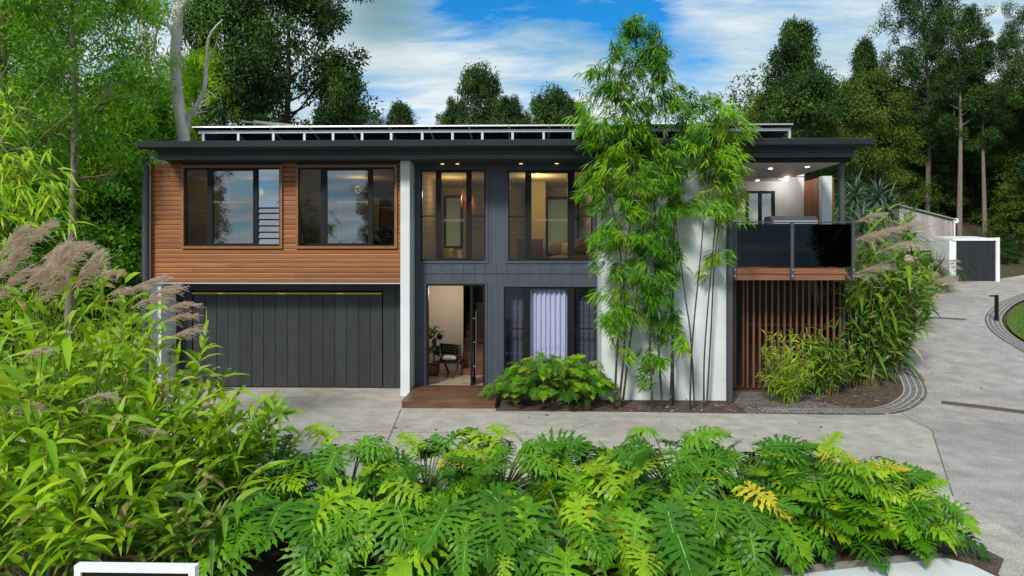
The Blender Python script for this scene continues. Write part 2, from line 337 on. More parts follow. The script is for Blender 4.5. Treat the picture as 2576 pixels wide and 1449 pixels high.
# windows
def frame_bars(mb, r, t, y0, y1):
    a, b, c, d = r; mb.box(a, b, y0, y1, c, c + t); mb.box(a, b, y0, y1, d - t, d); mb.box(a, a + t, y0, y1, c + t, d - t); mb.box(b - t, b, y0, y1, c + t, d - t)
def window(r, Y, m1, m2, trim, tmat, lopen=0.0, mid=True, gm='glass', trimw=.06, proud=.05, decal=None, name='window'):
    """r opening, m1/m2 = (x0,x1) mullions; side lights are glass louvres, the middle is a fixed pane"""
    a, b, c, d = r; t = .045
    mb = MB(); y0, y1 = Y + .0, Y + .085
    ri = (a + trimw * .6, b - trimw * .6, c + trimw * .6, d - trimw * .6)
    frame_bars(mb, ri, t, y0, y1)
    A, B, Cz, D = ri
    for m in (m1, m2): mb.box(m[0], m[1], y0 + .002, y1 - .002, Cz + t, D - t)
    zmid = (Cz + D) / 2 - .02
    lights = [(A + t, m1[0]), (m2[1], B - t)]
    if mid:
        for p, q in lights: mb.box(p, q, y0 + .03, y1 - .03, zmid - .012, zmid + .012)
    w = part(name, mb, M['black'])
    fr = MB(); p, q = m1[1], m2[0]; frame_bars(fr, (p + .001, q - .001, Cz + t + .001, D - t - .001), .035, y0 - .006, y1 - .02); fr.build('sash', M['black'], w)
    pn = MB(); pn.box(p + .036, q - .036, y0 + .034, y0 + .040, Cz + t + .036, D - t - .036); pn.build('pane', M[gm], w)
    for k, (p2, q2) in enumerate(lights):
        lv = MB(); n = 14 if D - Cz > 2 else 12; hh = (D - Cz - 2 * t) / n
        for i in range(n):
            zc_ = Cz + t + (i + .5) * hh
            if abs(zc_ - zmid) < .02 and mid: pass
            ang = R(2 + (lopen if (k == 1 and zc_ < zmid) else 0)); hz = hh * (.53 if not (lopen and k == 1 and zc_ < zmid) else .40)
            lv.obox(((p2 + q2) / 2, y0 + .042, zc_), ((q2 - p2) / 2 - .006, 0, 0), (0, .003 * math.cos(ang), .003 * math.sin(ang)), (0, hz * math.sin(ang), hz * math.cos(ang)))
        lv.build('louvre', M['openlouvre' if lopen and k == 1 else 'louvre'], w)
    if trim:
        tm = MB(); frame_bars(tm, (a - .012, b + .012, c - .012, d + .012), trimw, Y - proud, Y + .08)
        tm.build('trim', tmat, w)
    if decal:
        dm = MB(); x, x1, z = decal; k = 0; Yd = y0 + .030
        while x < x1:
            ln = .17 if k % 2 == 0 else .05
            frame_bars(dm, (x, x + ln, z - .02, z + .02), .005, Yd, Yd + .003); x += ln + .045; k += 1
        dm.build('safety_decal', M['paver'], w)
    return w
def mul(a, b, Y): return (PX(a, Y), PX(b, Y))
window(W1, YC, mul(521, 531, YC), mul(640, 648, YC), 1, M['timber2'], 13, decal=(PX(536, YC), PX(636, YC), PZ(507, YC)))
window(W2, YC, mul(806, 818, YC), mul(929, 937, YC), 1, M['timber2'], 0, decal=(PX(842, YC), PX(908, YC), PZ(507, YC)))
window(WA, YW, mul(1096, 1106, YW), mul(1176, 1186, YW), 1, M['char'], 0, gm='clear', proud=.03, decal=(PX(1117, YW), PX(1165, YW), PZ(554, YW)))
window(WB, YW, mul(1320, 1333, YW), mul(1431, 1445, YW), 1, M['char'], 0, gm='clear', proud=.03, decal=(PX(1350, YW), PX(1418, YW), PZ(554, YW)))
window(WC, YW, mul(1317, 1330, YW), mul(1430, 1444, YW), 1, M['char'], 0, gm='clear', proud=.03, decal=(PX(1346, YW), PX(1416, YW), PZ(869, YW)))
# entrance: frame, pivot door standing open, threshold
mb = MB(); a, b, c, d = DR; mb.box(a + .001, a + .05, YW - .02, YW + .13, c, d - .05); mb.box(b - .05, b - .001, YW - .02, YW + .13, c, d - .05); mb.box(a + .001, b - .001, YW - .02, YW + .13, d - .05, d - .001)
df = part('door_frame', mb, M['black'])
mb = MB(); frame_bars(mb, (a - .05, b + .05, 0.0, d + .05), .048, YW - .028, YW - .002); mb.build('architrave', M['char'], df)
mb = MB(); mb.box(a + .05, b - .05, YW + .0, YW + .12, .10, .135); part('threshold', mb, M['alu'])
dx = PX(1186, YW); dz0, dz1 = .14, d - .055
mb = MB(); y0, y1 = YW - .06, YW + 1.0
for p, q, r_, s_ in ((y0, y0 + .09, dz0, dz1), (y1 - .09, y1, dz0, dz1), (y0 + .09, y1 - .09, dz0, dz0 + .1), (y0 + .09, y1 - .09, dz1 - .1, dz1)): mb.box(dx - .025, dx + .025, p, q, r_, s_)
door = part('door', mb, M['black']); door['label'] = 'glazed pivot door standing open'
mb = MB(); mb.box(dx - .004, dx + .004, y0 + .09, y1 - .09, dz0 + .1, dz1 - .1); mb.build('door_glass', M['glass'], door)
mb = MB(); hx = dx + .1; mb.tube([(hx, y0 + .12, .42), (hx, y0 + .12, 1.98)], .016, 8)
for z in (.6, 1.2, 1.8): mb.tube([(dx + .02, y0 + .12, z), (hx, y0 + .12, z)], .01, 6)
mb.build('door_handle', M['chrome'], door)
# rooms behind the glass
mb = MB()
mb.box(XFR, PX(1515, YW), 17.08, 21.9, .02, .118); part('hall_floor', mb, M['tile'])
mb = MB(); xh = PX(1165, 19.4)
mb.box(XFR, xh, 19.4, 19.5, .12, ZF2 - .2); mb.box(XFR - .1, XFR, YW + .31, 22, .12, ZF2 - .2); part('hall_wall', mb, M['roomwall'])
mb = MB(); mb.box(xh, PX(1255, 19), 21.4, 21.5, .12, ZF2 - .2); mb.box(PX(1255, 17.5), PX(1255, 17.5) + .1, YW + .1, 21.4, .12, ZF2 - .2); part('stair_wall', mb, M['dimwall'])
mb = MB(); sx0, sx1 = xh + .02, PX(1252, 17.5)
for i in range(10): mb.box(sx0, sx1, 18.5 + i * .27, 18.5 + (i + 1) * .27 + .02, .12, .3 + i * .18, 0, random.random())
part('staircase', mb, M['floor'])
mb = MB(); yb = 22.3
hb = [(PX(1120, yb), PX(1160, yb), PZ(622, yb), PZ(496, yb)), (PX(1376, yb), PX(1440, yb), PZ(640, yb), PZ(500, yb)), (PX(1455, yb), PX(1495, yb), PZ(640, yb), PZ(500, yb))]
wallgrid(mb, XFR, XRW0, ZF2, zc, hb, yb, yb + .12); part('living_wall', mb, M['livewall'])
for h in hb:
    mb = MB(); frame_bars(mb, (h[0] - .06, h[1] + .06, h[2] - .04, h[3] + .06), .08, yb - .04, yb + .1); part('rear_window', mb, M['black'])
bl = leafm('day lit blind', [(0, (.8, .85, .88)), (1, (.8, .85, .88))], .85, .9, .1, 1.0)
for h in hb: part('blind', MB().box(h[0], h[1], yb + .05, yb + .054, h[2], h[3]), bl)
mb = MB(); mb.box(XFR + .001, XFR + .06, YF + .9, 22.3, ZF2, zc); part('room_partition', mb, M['livewall']); mb = MB(); xk = PX(1330, 20.5)
mb.box(xk, PX(1372, 20.5), 20.5, 20.6, ZF2, zc); part('room_partition', mb, M['livewall'])
mb = MB(); mb.box(PX(1300, 20), PX(1365, 20), 19.9, 20.3, ZF2, ZF2 + .9); part('kitchen_bench', mb, M['floor'])
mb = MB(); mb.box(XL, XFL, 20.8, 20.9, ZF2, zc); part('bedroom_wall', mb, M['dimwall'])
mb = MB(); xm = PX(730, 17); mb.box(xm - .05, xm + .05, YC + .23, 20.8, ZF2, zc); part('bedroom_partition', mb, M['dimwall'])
mb = MB()
for i in range(6): mb.box(PX(846, 20.7) + i * .22, PX(846, 20.7) + i * .22 + .212, 20.72, 20.79, ZF2, PZ(495, 20.7))
part('wardrobe_door', mb, pbr('grey wardrobe', (.20, .21, .23), rough=.5))
mb = MB(); mb.box(PX(840, 20.7), PX(980, 20.7), 20.5, 20.7, PZ(493, 20.6), PZ(480, 20.6)); part('pelmet', mb, M['black'])
# rear shell
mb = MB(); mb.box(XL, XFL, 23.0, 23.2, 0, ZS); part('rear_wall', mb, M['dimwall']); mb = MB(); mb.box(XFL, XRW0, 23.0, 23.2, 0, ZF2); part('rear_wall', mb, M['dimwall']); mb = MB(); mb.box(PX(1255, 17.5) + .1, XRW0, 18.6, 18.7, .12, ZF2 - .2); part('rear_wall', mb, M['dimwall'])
# roof, gutter, fascia
zr1, zr0 = PZ(352, 15.45), PZ(372, 15.45)
gxl, gxr = PX(350, 15.45), PX(2197, 15.45)
mb = MB(); mb.prism([(15.47, zr1 - .02), (15.47, zr0 + .02), (15.9, ZS + .22), (23.4, ZS + .14), (23.4, zr1 - .25)], gxl + .05, gxr - .04); roof = part('roof', mb, M['soffit'])
mb = MB(); mb.prism([(15.39, zr1), (15.36, zr1 - .012), (15.37, zr0 + .04), (15.43, zr0), (15.465, zr0), (15.465, zr1)], gxl, gxr); mb.build('gutter', M['gutter'], roof)
fxr = PX(2150, 15.9); f0, fm, f1 = ZS, PZ(386, 15.9), PZ(373, 15.9)
mb = MB(); mb.box(gxl + .16, fxr, 15.90, 16.02, fm + .004, f1); mb.box(gxl + .16, fxr, 15.93, 16.02, f0, fm - .004); mb.build('fascia', M['fascia'], roof)
mb = MB(); mb.box(gxl + .2, XRW1 + .1, 16.03, 18.2, ZS + .003, ZS + .03); mb.build('eave_lining', M['soffit'], roof)
def soffit_light(parent, x, y, z, w=1.0, col=(1, .72, .38), spot=R(70), mat='lamp', r=.045):
    mb = MB(); mb.lathe((x, y, z), [(0.001, 0), (r, 0), (r, .012)], 12); mb.build('downlight', M[mat], parent)
    d = bpy.data.lights.new('downlight_beam', 'SPOT'); d.energy = w; d.color = col; d.spot_size = spot; d.spot_blend = .6; d.shadow_soft_size = .04
    o = bpy.data.objects.new('downlight_beam', d); C.objects.link(o); o.location = (x, y, z - .03); return o
for px in (1112, 1150, 1310, 1400): soffit_light(roof, PX(px, 16.8), 16.84, ZS - .012, 9, mat='dim')
for px in (545, 700, 850, 975): soffit_light(house, PX(px, 17.0), 17.08, ZCB - .045, 3.5, mat='dim')
# downpipes
def pipe(px0, px1, Y, z0, z1):
    x = (PX(px0, Y) + PX(px1, Y)) / 2; r = (PX(px1, Y) - PX(px0, Y)) / 2; mb = MB(); mb.tube([(x, Y, z0), (x, Y, (z0 + z1) / 2), (x, Y, z1)], r, 16)
    for z in (z0 + .5, (z0 + z1) / 2, z1 - .5): mb.tube([(x, Y, z - .015), (x, Y, z + .015)], r + .005, 16)
    return part('downpipe', mb, M['metal'])
pipe(357.5, 374, 16.3, 0, zr0 + .05); pipe(1826, 1844, 15.85, 0, ZS + .2)
# balcony
YB = 16.1
bx0, bx1 = PX(1843, YB), PX(2126, YB); bz1, bz0 = PZ(673, YB), PZ(704, YB)
mb = MB(); mb.box(bx0, bx1, YB + .15, 21, bz0 + .06, bz1 - .02); bal = part('balcony', mb, M['merbau'])
mb = MB(); zm = (bz0 + bz1) / 2; mb.box(bx0, bx1, YB, YB + .14, zm + .002, bz1); mb.box(bx0, bx1, YB + .03, YB + .14, bz0, zm - .002); mb.build('edge_beam', M['beam'], bal)
px_ = [PX(1846, YB), PX(1990, YB), PX(2143, YB)]; rz1 = PZ(562, YB)
for x in px_: 
    mb = MB(); z0 = bz0 + .02; mb.box(x - .035, x + .035, YB - .07, YB - .005, z0, rz1)
    for z in (z0 + .08, z0 + .22): mb.tube([(x, YB - .085, z), (x, YB - .068, z)], .016, 8, 1)
    mb.build('rail_post', [M['metal'], M['alu']], bal)
for a, b in zip(px_, px_[1:]):
    mb = MB(); mb.box(a + .05, b - .05, YB - .045, YB - .033, bz1 + .02, rz1 - .03); mb.build('glass_panel', M['tinted'], bal)
mb = MB(); mb.box(px_[0] - .035, px_[2] + .035, YB - .075, YB + .0, rz1 + .001, rz1 + .03); mb.build('handrail', M['metal'], bal)
mb = MB(); mb.box(px_[2] - .045, px_[2] - .033, YB, 20.5, bz1 + .02, rz1 - .03); mb.build('glass_panel', M['tinted'], bal)
xp = PX(2117, YB + .2); mb = MB(); mb.box(xp - .05, xp + .05, YB + .16, YB + .26, bz1, ZS); part('balcony_post', mb, M['metal'])
zb = PZ(441, 18.6) ; zbf = PZ(411, YB)
mb = MB(); mb.box(XRW1 + .02, PX(2112, YB), YB + .02, 20.4, ZS - .12, ZS - .06); bc = part('balcony_ceiling', mb, M['ceil'])
mb = MB(); mb.box(XRW1 + .02, PX(2086, 18.8), 18.8, 18.95, PZ(446, 18.8), ZS - .121); part('balcony_lintel', mb, M['black']); mb = MB(); mb.box(XRW1, fxr - .02, 16.03, YB + .019, ZS - .10, ZS + .05); part('balcony_lintel', mb, M['black'])
# back of balcony
yb2 = 20.0
wd = (PX(1876, yb2), PX(1948, yb2), bz1, PZ(482, yb2))
mb = MB(); wallgrid(mb, XRW1, PX(2022, yb2), bz1 - .1, ZS + .1, [wd], yb2, yb2 + .15); part('balcony_wall', mb, M['render'])
mb = MB(); frame_bars(mb, wd, .07, yb2 - .03, yb2 + .1); mx = (wd[0] + wd[1]) / 2; mb.box(mx - .04, mx + .04, yb2 - .02, yb2 + .09, wd[2] + .07, wd[3] - .07); bw = part('balcony_door', mb, M['black'])
mb = MB(); mb.box(wd[0] + .07, wd[1] - .07, yb2 + .03, yb2 + .036, wd[2] + .07, wd[3] - .07); mb.build('pane', M['glass'], bw)
mb = MB(); mb.box(PX(1870, 22), PX(1960, 22), 22.6, 22.7, bz1, ZS); part('inner_wall', mb, M['roomwall'])
mb = MB(); xa = PX(2022, yb2); xb = PX(2062, 18.9)
for i in range(9): mb.box(xa + .002, xa + .03, yb2 - 1.2 + i * .135, yb2 - 1.2 + i * .135 + .128, bz1, ZS - .13, 0, random.random())
for i in range(5): mb.box(xa + .03 + i * .075, xa + .03 + i * .075 + .07, 18.96, 18.99, bz1, ZS - .13, 0, random.random())
part('timber_lining', mb, M['slat'])
mb = MB(); mb.box(PX(2063, 18.7), PX(2088, 18.7), 18.6, 18.78, bz1, ZS - .13); part('balcony_pier', mb, M['render'])
for px, py, Y in ((1938, 417, 17.0), (2030, 414, 16.7)): soffit_light(bc, PX(px, Y), Y, ZS - .134, 10)
soffit_light(bc, PX(1905, 19.7), 19.7, ZS - .134, 45, (1, .75, .42), R(95))
mb = MB(); xs_ = PX(1982, 19.4); mb.lathe((xs_, 19.6, PZ(458, 19.6)), [(.001, 0), (.06, .01), (.07, .08), (.03, .14)], 12); part('spotlight', mb, M['lampw'])
d = bpy.data.lights.new('spotlight_beam', 'POINT'); d.energy = 10; d.color = (1, .88, .75); d.shadow_soft_size = .06; o = bpy.data.objects.new('spotlight_beam', d); C.objects.link(o); o.location = (xs_, 19.45, PZ(462, 19.5))
# slatted undercroft screen
YS = 17.3
sx0, sx1 = PX(1849, YS), PX(2113, YS); mb = MB(); n = 18
for i in range(n):
    x = sx0 + (sx1 - sx0) * i / (n - 1); x += .05 if i == 1 else 0
    mb.box(x - .024, x + .024, YS, YS + .06, .04, bz0 + .05, 0, random.random())
scr = part('slat_screen', mb, M['slat'])
for z in (.12, 1.6): MB().box(sx0 - .05, sx1 + .05, YS + .061, YS + .1, z, z + .06).build('screen_rail', M['black'], scr)
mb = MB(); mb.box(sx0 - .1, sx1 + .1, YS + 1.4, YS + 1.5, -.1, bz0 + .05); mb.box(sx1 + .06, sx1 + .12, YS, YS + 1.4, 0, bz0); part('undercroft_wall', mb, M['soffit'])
# front entrance light source rooms
def lamp(x, y, z, e, col=(1, .72, .38), r=.12):
    d = bpy.data.lights.new('room_light', 'POINT'); d.energy = e; d.color = col; d.shadow_soft_size = r; o = bpy.data.objects.new('room_light', d); C.objects.link(o); o.location = (x, y, z)
lamp(PX(1350, 19), 19.0, zc - .35, 38, (1, .76, .42)); lamp(PX(1130, 19), 19.3, zc - .5, 17, (1, .76, .42)); lamp(PX(1130, 18), 18.2, 2.4, 24, (1, .82, .6)); lamp(PX(870, 18), 19.2, zc - .35, 16, (1, .66, .28)); lamp(PX(600, 18), 19.4, zc - .4, 9, (1, .66, .28)); lamp(PX(1910, 21), 21.3, 4.6, 16)
mb = MB(); mb.box(PX(1120, 18.5), PX(1165, 18.5), 18.4, 18.5, PZ(470, 18.5), PZ(462, 18.5))
# ---------------------------------------------------------------- free-standing house furniture
YD = 15.02
d0, d1 = PX(1009, YD), PX(1246, YD)
mb = MB(); nb = 11; wdk = (YW - .035 - YD) / nb
for i in range(nb): mb.box(d0, d1, YD + i * wdk, YD + (i + 1) * wdk - .006, .125, .15, 0, random.random())
deck = thing('entry_deck', 'low brown timber deck step in front of the open entrance', 'deck', (d0, YD, 0))
mb.build('decking', M['merbau'], deck)
mb = MB(); mb.box(d0 + .01, d1 - .01, YD + .012, YD + .04, .0, .123); mb.box(d0 + .01, d0 + .04, YD + .041, YF - .01, 0, .123); mb.box(d1 - .04, d1 - .01, YD + .041, YW - .05, 0, .123); mb.build('fascia_board', M['merbau'], deck)
# curtain with folds
def curtain(px0, px1, Y, z0, z1, amp, pitch, name, mat, label):
    x0, x1 = PX(px0, Y), PX(px1, Y); n = int((x1 - x0) / pitch * 8); V = []
    rs = random.Random(int(px0)); ph = 0
    for i in range(n + 1):
        ph += 2 * math.pi / 8 * rs.uniform(.7, 1.3)
        for z in (z0, (z0 + z1) / 2, z1): V.append((x0 + (x1 - x0) * i / n, Y + amp * math.sin(ph) * (1 if z < z1 else .8), z))
    o = MB().add(V, [(i * 3 + k, i * 3 + 3 + k, i * 3 + 4 + k, i * 3 + 1 + k) for i in range(n) for k in range(2)], 0, .5, True).build(name, mat, None, (x0, Y, z0)); tag(o, label, 'curtain'); return o
curtain(1325, 1436, 17.13, .15, PZ(718, 17.1), .045, .13, 'curtain', M['curtain'], 'pleated pale lilac curtain filling the middle pane of the lower window')
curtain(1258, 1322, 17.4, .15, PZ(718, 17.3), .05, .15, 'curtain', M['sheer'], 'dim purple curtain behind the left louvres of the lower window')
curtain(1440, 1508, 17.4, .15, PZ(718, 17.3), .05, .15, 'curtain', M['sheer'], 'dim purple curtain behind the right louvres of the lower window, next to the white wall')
# lounge chair, cushion, potted plant in the hall
cx, cy = PX(1130, 18.4), 18.45
ch = thing('lounge_chair', 'low lounge chair of dark wood and black woven straps inside the entrance', 'chair', (cx, cy, .12))
mb = MB()
for s in (-.27, .27):
    mb.bar((cx + .34, cy + s, .12), (cx + .02, cy + s, .62), .035); mb.bar((cx - .28, cy + s, .12), (cx + .05, cy + s, .52), .035); mb.bar((cx - .3, cy + s, .47), (cx + .34, cy + s, .40), .03); mb.bar((cx + .1, cy + s, .36), (cx + .02, cy + s, .86), .035)
mb.bar((cx + .02, cy - .27, .6), (cx + .02, cy + .27, .6), .03); mb.bar((cx - .28, cy - .27, .46), (cx - .28, cy + .27, .46), .03); mb.bar((cx + .32, cy - .27, .41), (cx + .32, cy + .27, .41), .03)
mb.build('frame', pbr('dark walnut', (.07, .035, .02), rough=.5), ch)
mb = MB()
for i in range(8): mb.box(cx - .28, cx + .33, cy - .25 + i * .063, cy - .25 + i * .063 + .05, .455, .468)
mb.build('seat', M['black'], ch)
mb = MB()
for i in range(6): mb.bar((cx + .085 - i * .012, cy - .26, .52 + i * .062), (cx + .085 - i * .012, cy + .26, .52 + i * .062), .012, .05)
for i in range(7): mb.bar((cx + .095, cy - .24 + i * .08, .48), (cx + .025, cy - .24 + i * .08, .86), .05, .012)
mb.build('backrest', M['black'], ch); ch.rotation_euler.z = R(62); ch.scale = (1.15, 1.15, 1.15)
def blob(c, rx, ry, rz, n=10, m=14, p=.55):
    V = []; 
    for i in range(n + 1):
        th = math.pi * i / n
        for k in range(m):
            ph = 2 * math.pi * k / m; e = lambda v, q: math.copysign(abs(v) ** q, v)
            V.append((c[0] + rx * e(math.sin(th), p) * e(math.cos(ph), p), c[1] + ry * e(math.sin(th), p) * e(math.sin(ph), p), c[2] + rz * e(math.cos(th), 1)))
    return V, [(i * m + k, (i + 1) * m + k, (i + 1) * m + (k + 1) % m, i * m + (k + 1) % m) for i in range(n) for k in range(m)]
tag(MB().add(*blob((cx - .0, cy, .60), .2, .15, .07), 0, .5, True).build('cushion', M['whitefab'], None, (cx, cy, .47)), 'white cushion lying on the black lounge chair in the hall', 'cushion')
def leaf_quads(B, D, N, L, W, rnd, fold=.12):
    B, D, N = (np.asarray(q, float) for q in (B, D, N)); L = np.asarray(L, float).reshape(-1, 1); W = np.asarray(W, float).reshape(-1, 1)
    D = D / (np.linalg.norm(D, axis=1)[:, None] + 1e-9); S = np.cross(D, N); S /= np.linalg.norm(S, axis=1)[:, None] + 1e-9; N = np.cross(S, D)
    mid = B + D * L * .42; V = np.stack([B, mid + S * W / 2 + N * W * fold, B + D * L, mid - S * W / 2 + N * W * fold], 1).reshape(-1, 3)
    return V, np.arange(len(B) * 4).reshape(-1, 4), 0, np.repeat(rnd, 4)
def leaf_lance(B, D, N, L, W, droop, rnd, secs=((0, .12), (.12, .75), (.35, 1), (.7, .62), (1, .02)), fold=.16):
    B, D, N = (np.asarray(q, float) for q in (B, D, N)); n = len(B); L = np.broadcast_to(L, n).reshape(-1, 1); W = np.broadcast_to(W, n).reshape(-1, 1); droop = np.broadcast_to(droop, n).reshape(-1, 1)
    D = D / (np.linalg.norm(D, axis=1)[:, None] + 1e-9); S = np.cross(D, N); S /= np.linalg.norm(S, axis=1)[:, None] + 1e-9; N = np.cross(S, D); Z = np.array((0, 0, 1.))
    rows = []
    for s, w in secs:
        p = B + D * L * s - Z * droop * L * s * s
        rows += [p + S * W * w / 2 + N * W * w * fold, p, p - S * W * w / 2 + N * W * w * fold]
    k = len(rows); V = np.stack(rows, 1).reshape(-1, 3); f = []
    for i in range(len(secs) - 1): f += [(3 * i, 3 * i + 1, 3 * i + 4, 3 * i + 3), (3 * i + 1, 3 * i + 2, 3 * i + 5, 3 * i + 4)]
    Fc = (np.array(f)[None] + (np.arange(n) * k)[:, None, None]).reshape(-1, 4)
    return V, Fc, 0, np.repeat(rnd, k), True
def house_plant(name, label, c, h, nl, L, W, seed):
    r = np.random.default_rng(seed); t = thing(name, label, 'plant', c)
    MB().lathe(c, [(.001, 0), (.13, 0), (.17, .12), (.16, .3), (.145, .3), (.14, .26), (.001, .26)], 14).build('pot', M['basket'], t)
    mb = MB(); pts = []
    for i in range(3):
        a = r.uniform(0, 6.28); q = [(c[0], c[1], c[2] + .25), (c[0] + .05 * math.cos(a), c[1] + .05 * math.sin(a), c[2] + .25 + h * .5), (c[0] + .12 * math.cos(a), c[1] + .12 * math.sin(a), c[2] + .25 + h)]
        mb.tube(q, [.012, .01, .006], 5); pts += q[1:]
    mb.build('stem', M['bark_dark'], t)
    pts = np.array(pts); B = pts[r.integers(0, len(pts), nl)] + r.normal(0, .07, (nl, 3)); D = r.normal(0, 1, (nl, 3)); D[:, 2] = r.uniform(-.4, .5, nl); N = r.normal(0, .5, (nl, 3)) + (0, -.5, 1)
    mb = MB(); mb.add(*leaf_lance(B, D, N, r.uniform(.7, 1.1, nl) * L, W, .25, r.random(nl))); mb.build('foliage', M['indoor'], t)
house_plant('potted_plant', 'large leaved indoor plant in a wicker pot beside the lounge chair', (PX(1090, 18.5), 18.5, .12), .85, 46, .24, .15, 3)
house_plant('potted_plant', 'leafy indoor plant seen in the right half of the second timber framed window', (PX(925, 18.2), 18.2, ZF2), .55, 44, .38, .12, 8)
house_plant('potted_plant', 'leafy indoor plant by the right edge of the second timber framed window', (PX(965, 18.6), 18.6, ZF2), .75, 50, .36, .1, 9)
# sofa and cushions
yS = 19.6; s0, s1 = PX(1375, yS), PX(1510, yS); zs = ZF2
sf = thing('sofa', 'brown fabric sofa behind the right upper window of the recess', 'sofa', (s0, yS, zs))
MB().add(*blob(((s0 + s1) / 2, yS, zs + .25), (s1 - s0) / 2, .45, .2), 0, .5, True).build('seat', M['fabric'], sf)
MB().add(*blob(((s0 + s1) / 2 + .3, yS + .4, zs + .5), (s1 - s0) / 2 - .1, .16, .4), 0, .5, True).build('backrest', M['fabric'], sf)
for k, (px, m, lb) in enumerate(((1400, 'fabric', 'brown scatter cushion, leftmost on the sofa'), (1425, 'cushion', 'pale gold scatter cushion in the middle of the sofa'), (1462, 'fabric', 'brown scatter cushion at the right of the sofa, behind the mullion'))):
    c = (PX(px, 19.7), 19.68, zs + .58)
    tag(MB().add(*blob(c, .24, .1, .2), 0, .5, True).build('cushion', M[m], None, (c[0], c[1], c[2] - .2)), lb, 'cushion', 'cushions on the sofa')
# vase, figurine, pendants
c = (PX(1127, 18.8), 18.8, PZ(657, 18.8))
tb = thing('side_table', 'dark side table under the yellow vase, inside the left recess window', 'table', (c[0], c[1], ZF2))
MB().box(c[0] - .3, c[0] + .45, c[1] - .2, c[1] + .25, c[2] - .03, c[2]).build('table_top', M['floor'], tb)
for sx in (-.27, .4):
    for sy in (-.17, .2): MB().box(c[0] + sx - .02, c[0] + sx + .02, c[1] + sy - .02, c[1] + sy + .02, ZF2, c[2] - .03).build('leg', M['floor'], tb)
tag(MB().lathe(c, [(.001, 0), (.08, 0), (.12, .12), (.10, .25), (.14, .36), (.13, .36), (.09, .25), (.001, .2)], 14).build('vase', M['yellow'], None, c), 'yellow vase standing inside the left upper window of the recess', 'vase')
c2 = (c[0] + .3, c[1], c[2]); tag(MB().lathe(c2, [(.001, 0), (.06, 0), (.08, .1), (.05, .2), (.06, .27), (.001, .3)], 12).build('vase', M['whitefab'], None, c2), 'small white vase beside the yellow vase', 'vase')
c3 = (PX(762, 17), 16.9, PZ(612, 16.9)); tag(MB().lathe(c3, [(.001, 0), (.05, 0), (.045, .06), (.02, .12), (.035, .16), (.03, .2), (.001, .22)], 10).build('figurine', M['whitefab'], None, c3), 'small white figurine on the sill of the second timber framed window', 'figurine')
tag(MB().box(c3[0] - .2, c3[0] + .6, YC + .23, 17.2, ZF2, c3[2]).build('desk', M['floor'], None, (c3[0], 17, ZF2)), 'dark desk behind the lower left of the second timber framed window', 'desk')
for k, (px, py) in enumerate(((1166, 500), (1190, 515))):
    Y = 19.2 + .5 * k; x, z = P(px, py, Y); t = thing('pendant_lamp', ('long orange glass pendant lamp hanging in the left recess window', 'smaller orange glass pendant lamp hanging behind the longer one')[k], 'lamp', (x, Y, z))
    MB().lathe((x, Y, z - .3), [(.02, 0), (.07, .1), (.08, .3), (.03, .5), (.015, .55)], 12).build('shade', M['orange'], t); MB().tube([(x, Y, z + .24), (x, Y, zc)], .006, 5).build('cord', M['black'], t)
# barbecue on the balcony
yq = 17.0; q0, q1 = PX(1930, yq), PX(2045, yq); qz = PZ(563, yq)
bq = thing('barbecue', 'dark hooded barbecue standing behind the balcony glass', 'barbecue', ((q0 + q1) / 2, yq, bz1))
MB().box(q0 + .04, q1 - .04, yq - .25, yq + .3, bz1, qz - .05).build('cabinet', M['black'], bq)
MB().prism([(yq - .3, qz - .045), (yq - .28, qz + .08), (yq - .16, qz + .17), (yq + .2, qz + .17), (yq + .3, qz + .05), (yq + .3, qz - .045)], q0, q1).build('hood', M['metal'], bq)
MB().box(q0 + .05, q1 - .03, yq - .325, yq - .301, qz - .02, qz + .055).build('front_panel', M['alu'], bq)
# security camera
x, z = P(1511, 655, 15.95); sc_ = thing('security_camera', 'small white security camera on the left edge of the white render wall', 'camera', (x, 16, z))
mb = MB(); mb.tube([(x - .05, 15.86, z - .02), (x + .06, 15.93, z + .01)], .035, 10); mb.build('body', M['white'], sc_); MB().tube([(x + .04, 15.99, z + .03), (x + .03, 15.92, z)], .015, 6).build('bracket', M['white'], sc_)
# solar panels
YP = 16.12; zp = PZ(313, YP); sx0_, sx1_ = PX(482, YP), PX(1996, YP); npan = 15; pw = (sx1_ - sx0_) / npan
ordn = ['first', 'second', 'third', 'fourth', 'fifth', 'sixth', 'seventh', 'eighth', 'ninth', 'tenth', 'eleventh', 'twelfth', 'thirteenth', 'fourteenth', 'fifteenth']
tl, ang = 1.68, R(13); dy, dz = math.cos(ang), -math.sin(ang)
lay = lambda s, h=0: (YP + s * dy + h * math.sin(ang), zp - .02 + s * dz + h * math.cos(ang))
pf, pc = MB(), MB()
pc.prism([lay(.03, -.004), lay(tl - .03, -.004), lay(tl - .03, .006), lay(.03, .006)], .028, pw - .038)
for s0_, s1_ in ((0, .03), (tl - .03, tl)): pf.prism([lay(s0_, -.022), lay(s1_, -.022), lay(s1_, .012), lay(s0_, .012)], .002, pw - .012)
for x in (.002, pw - .037): pf.prism([lay(.031, -.03), lay(tl - .031, -.03), lay(tl - .031, .011), lay(.031, .011)], x, x + .025)
p0 = thing('solar_module', '', 'solar panel', (0, YP, zp), 'tilted solar panels along the roof edge')
pfo = pf.build('frame', M['panelframe'], None, (0, YP, zp)); pfo.location = (0, 0, 0); pfo.parent = p0
pco = pc.build('cells', M['cell'], None, (0, YP, zp)); pco.location = (0, 0, 0); pco.parent = p0
for i in range(npan):
    o = p0 if i == 0 else copy_tree(p0)
    o.location.x = sx0_ + i * pw
    o['label'] = ordn[i] + ' tilted dark solar panel from the left end of the roof row' if i < 10 else ('solar panel at the right end of the roof row' if i == 14 else ordn[14 - i] + ' tilted solar panel from the right end of the roof row')
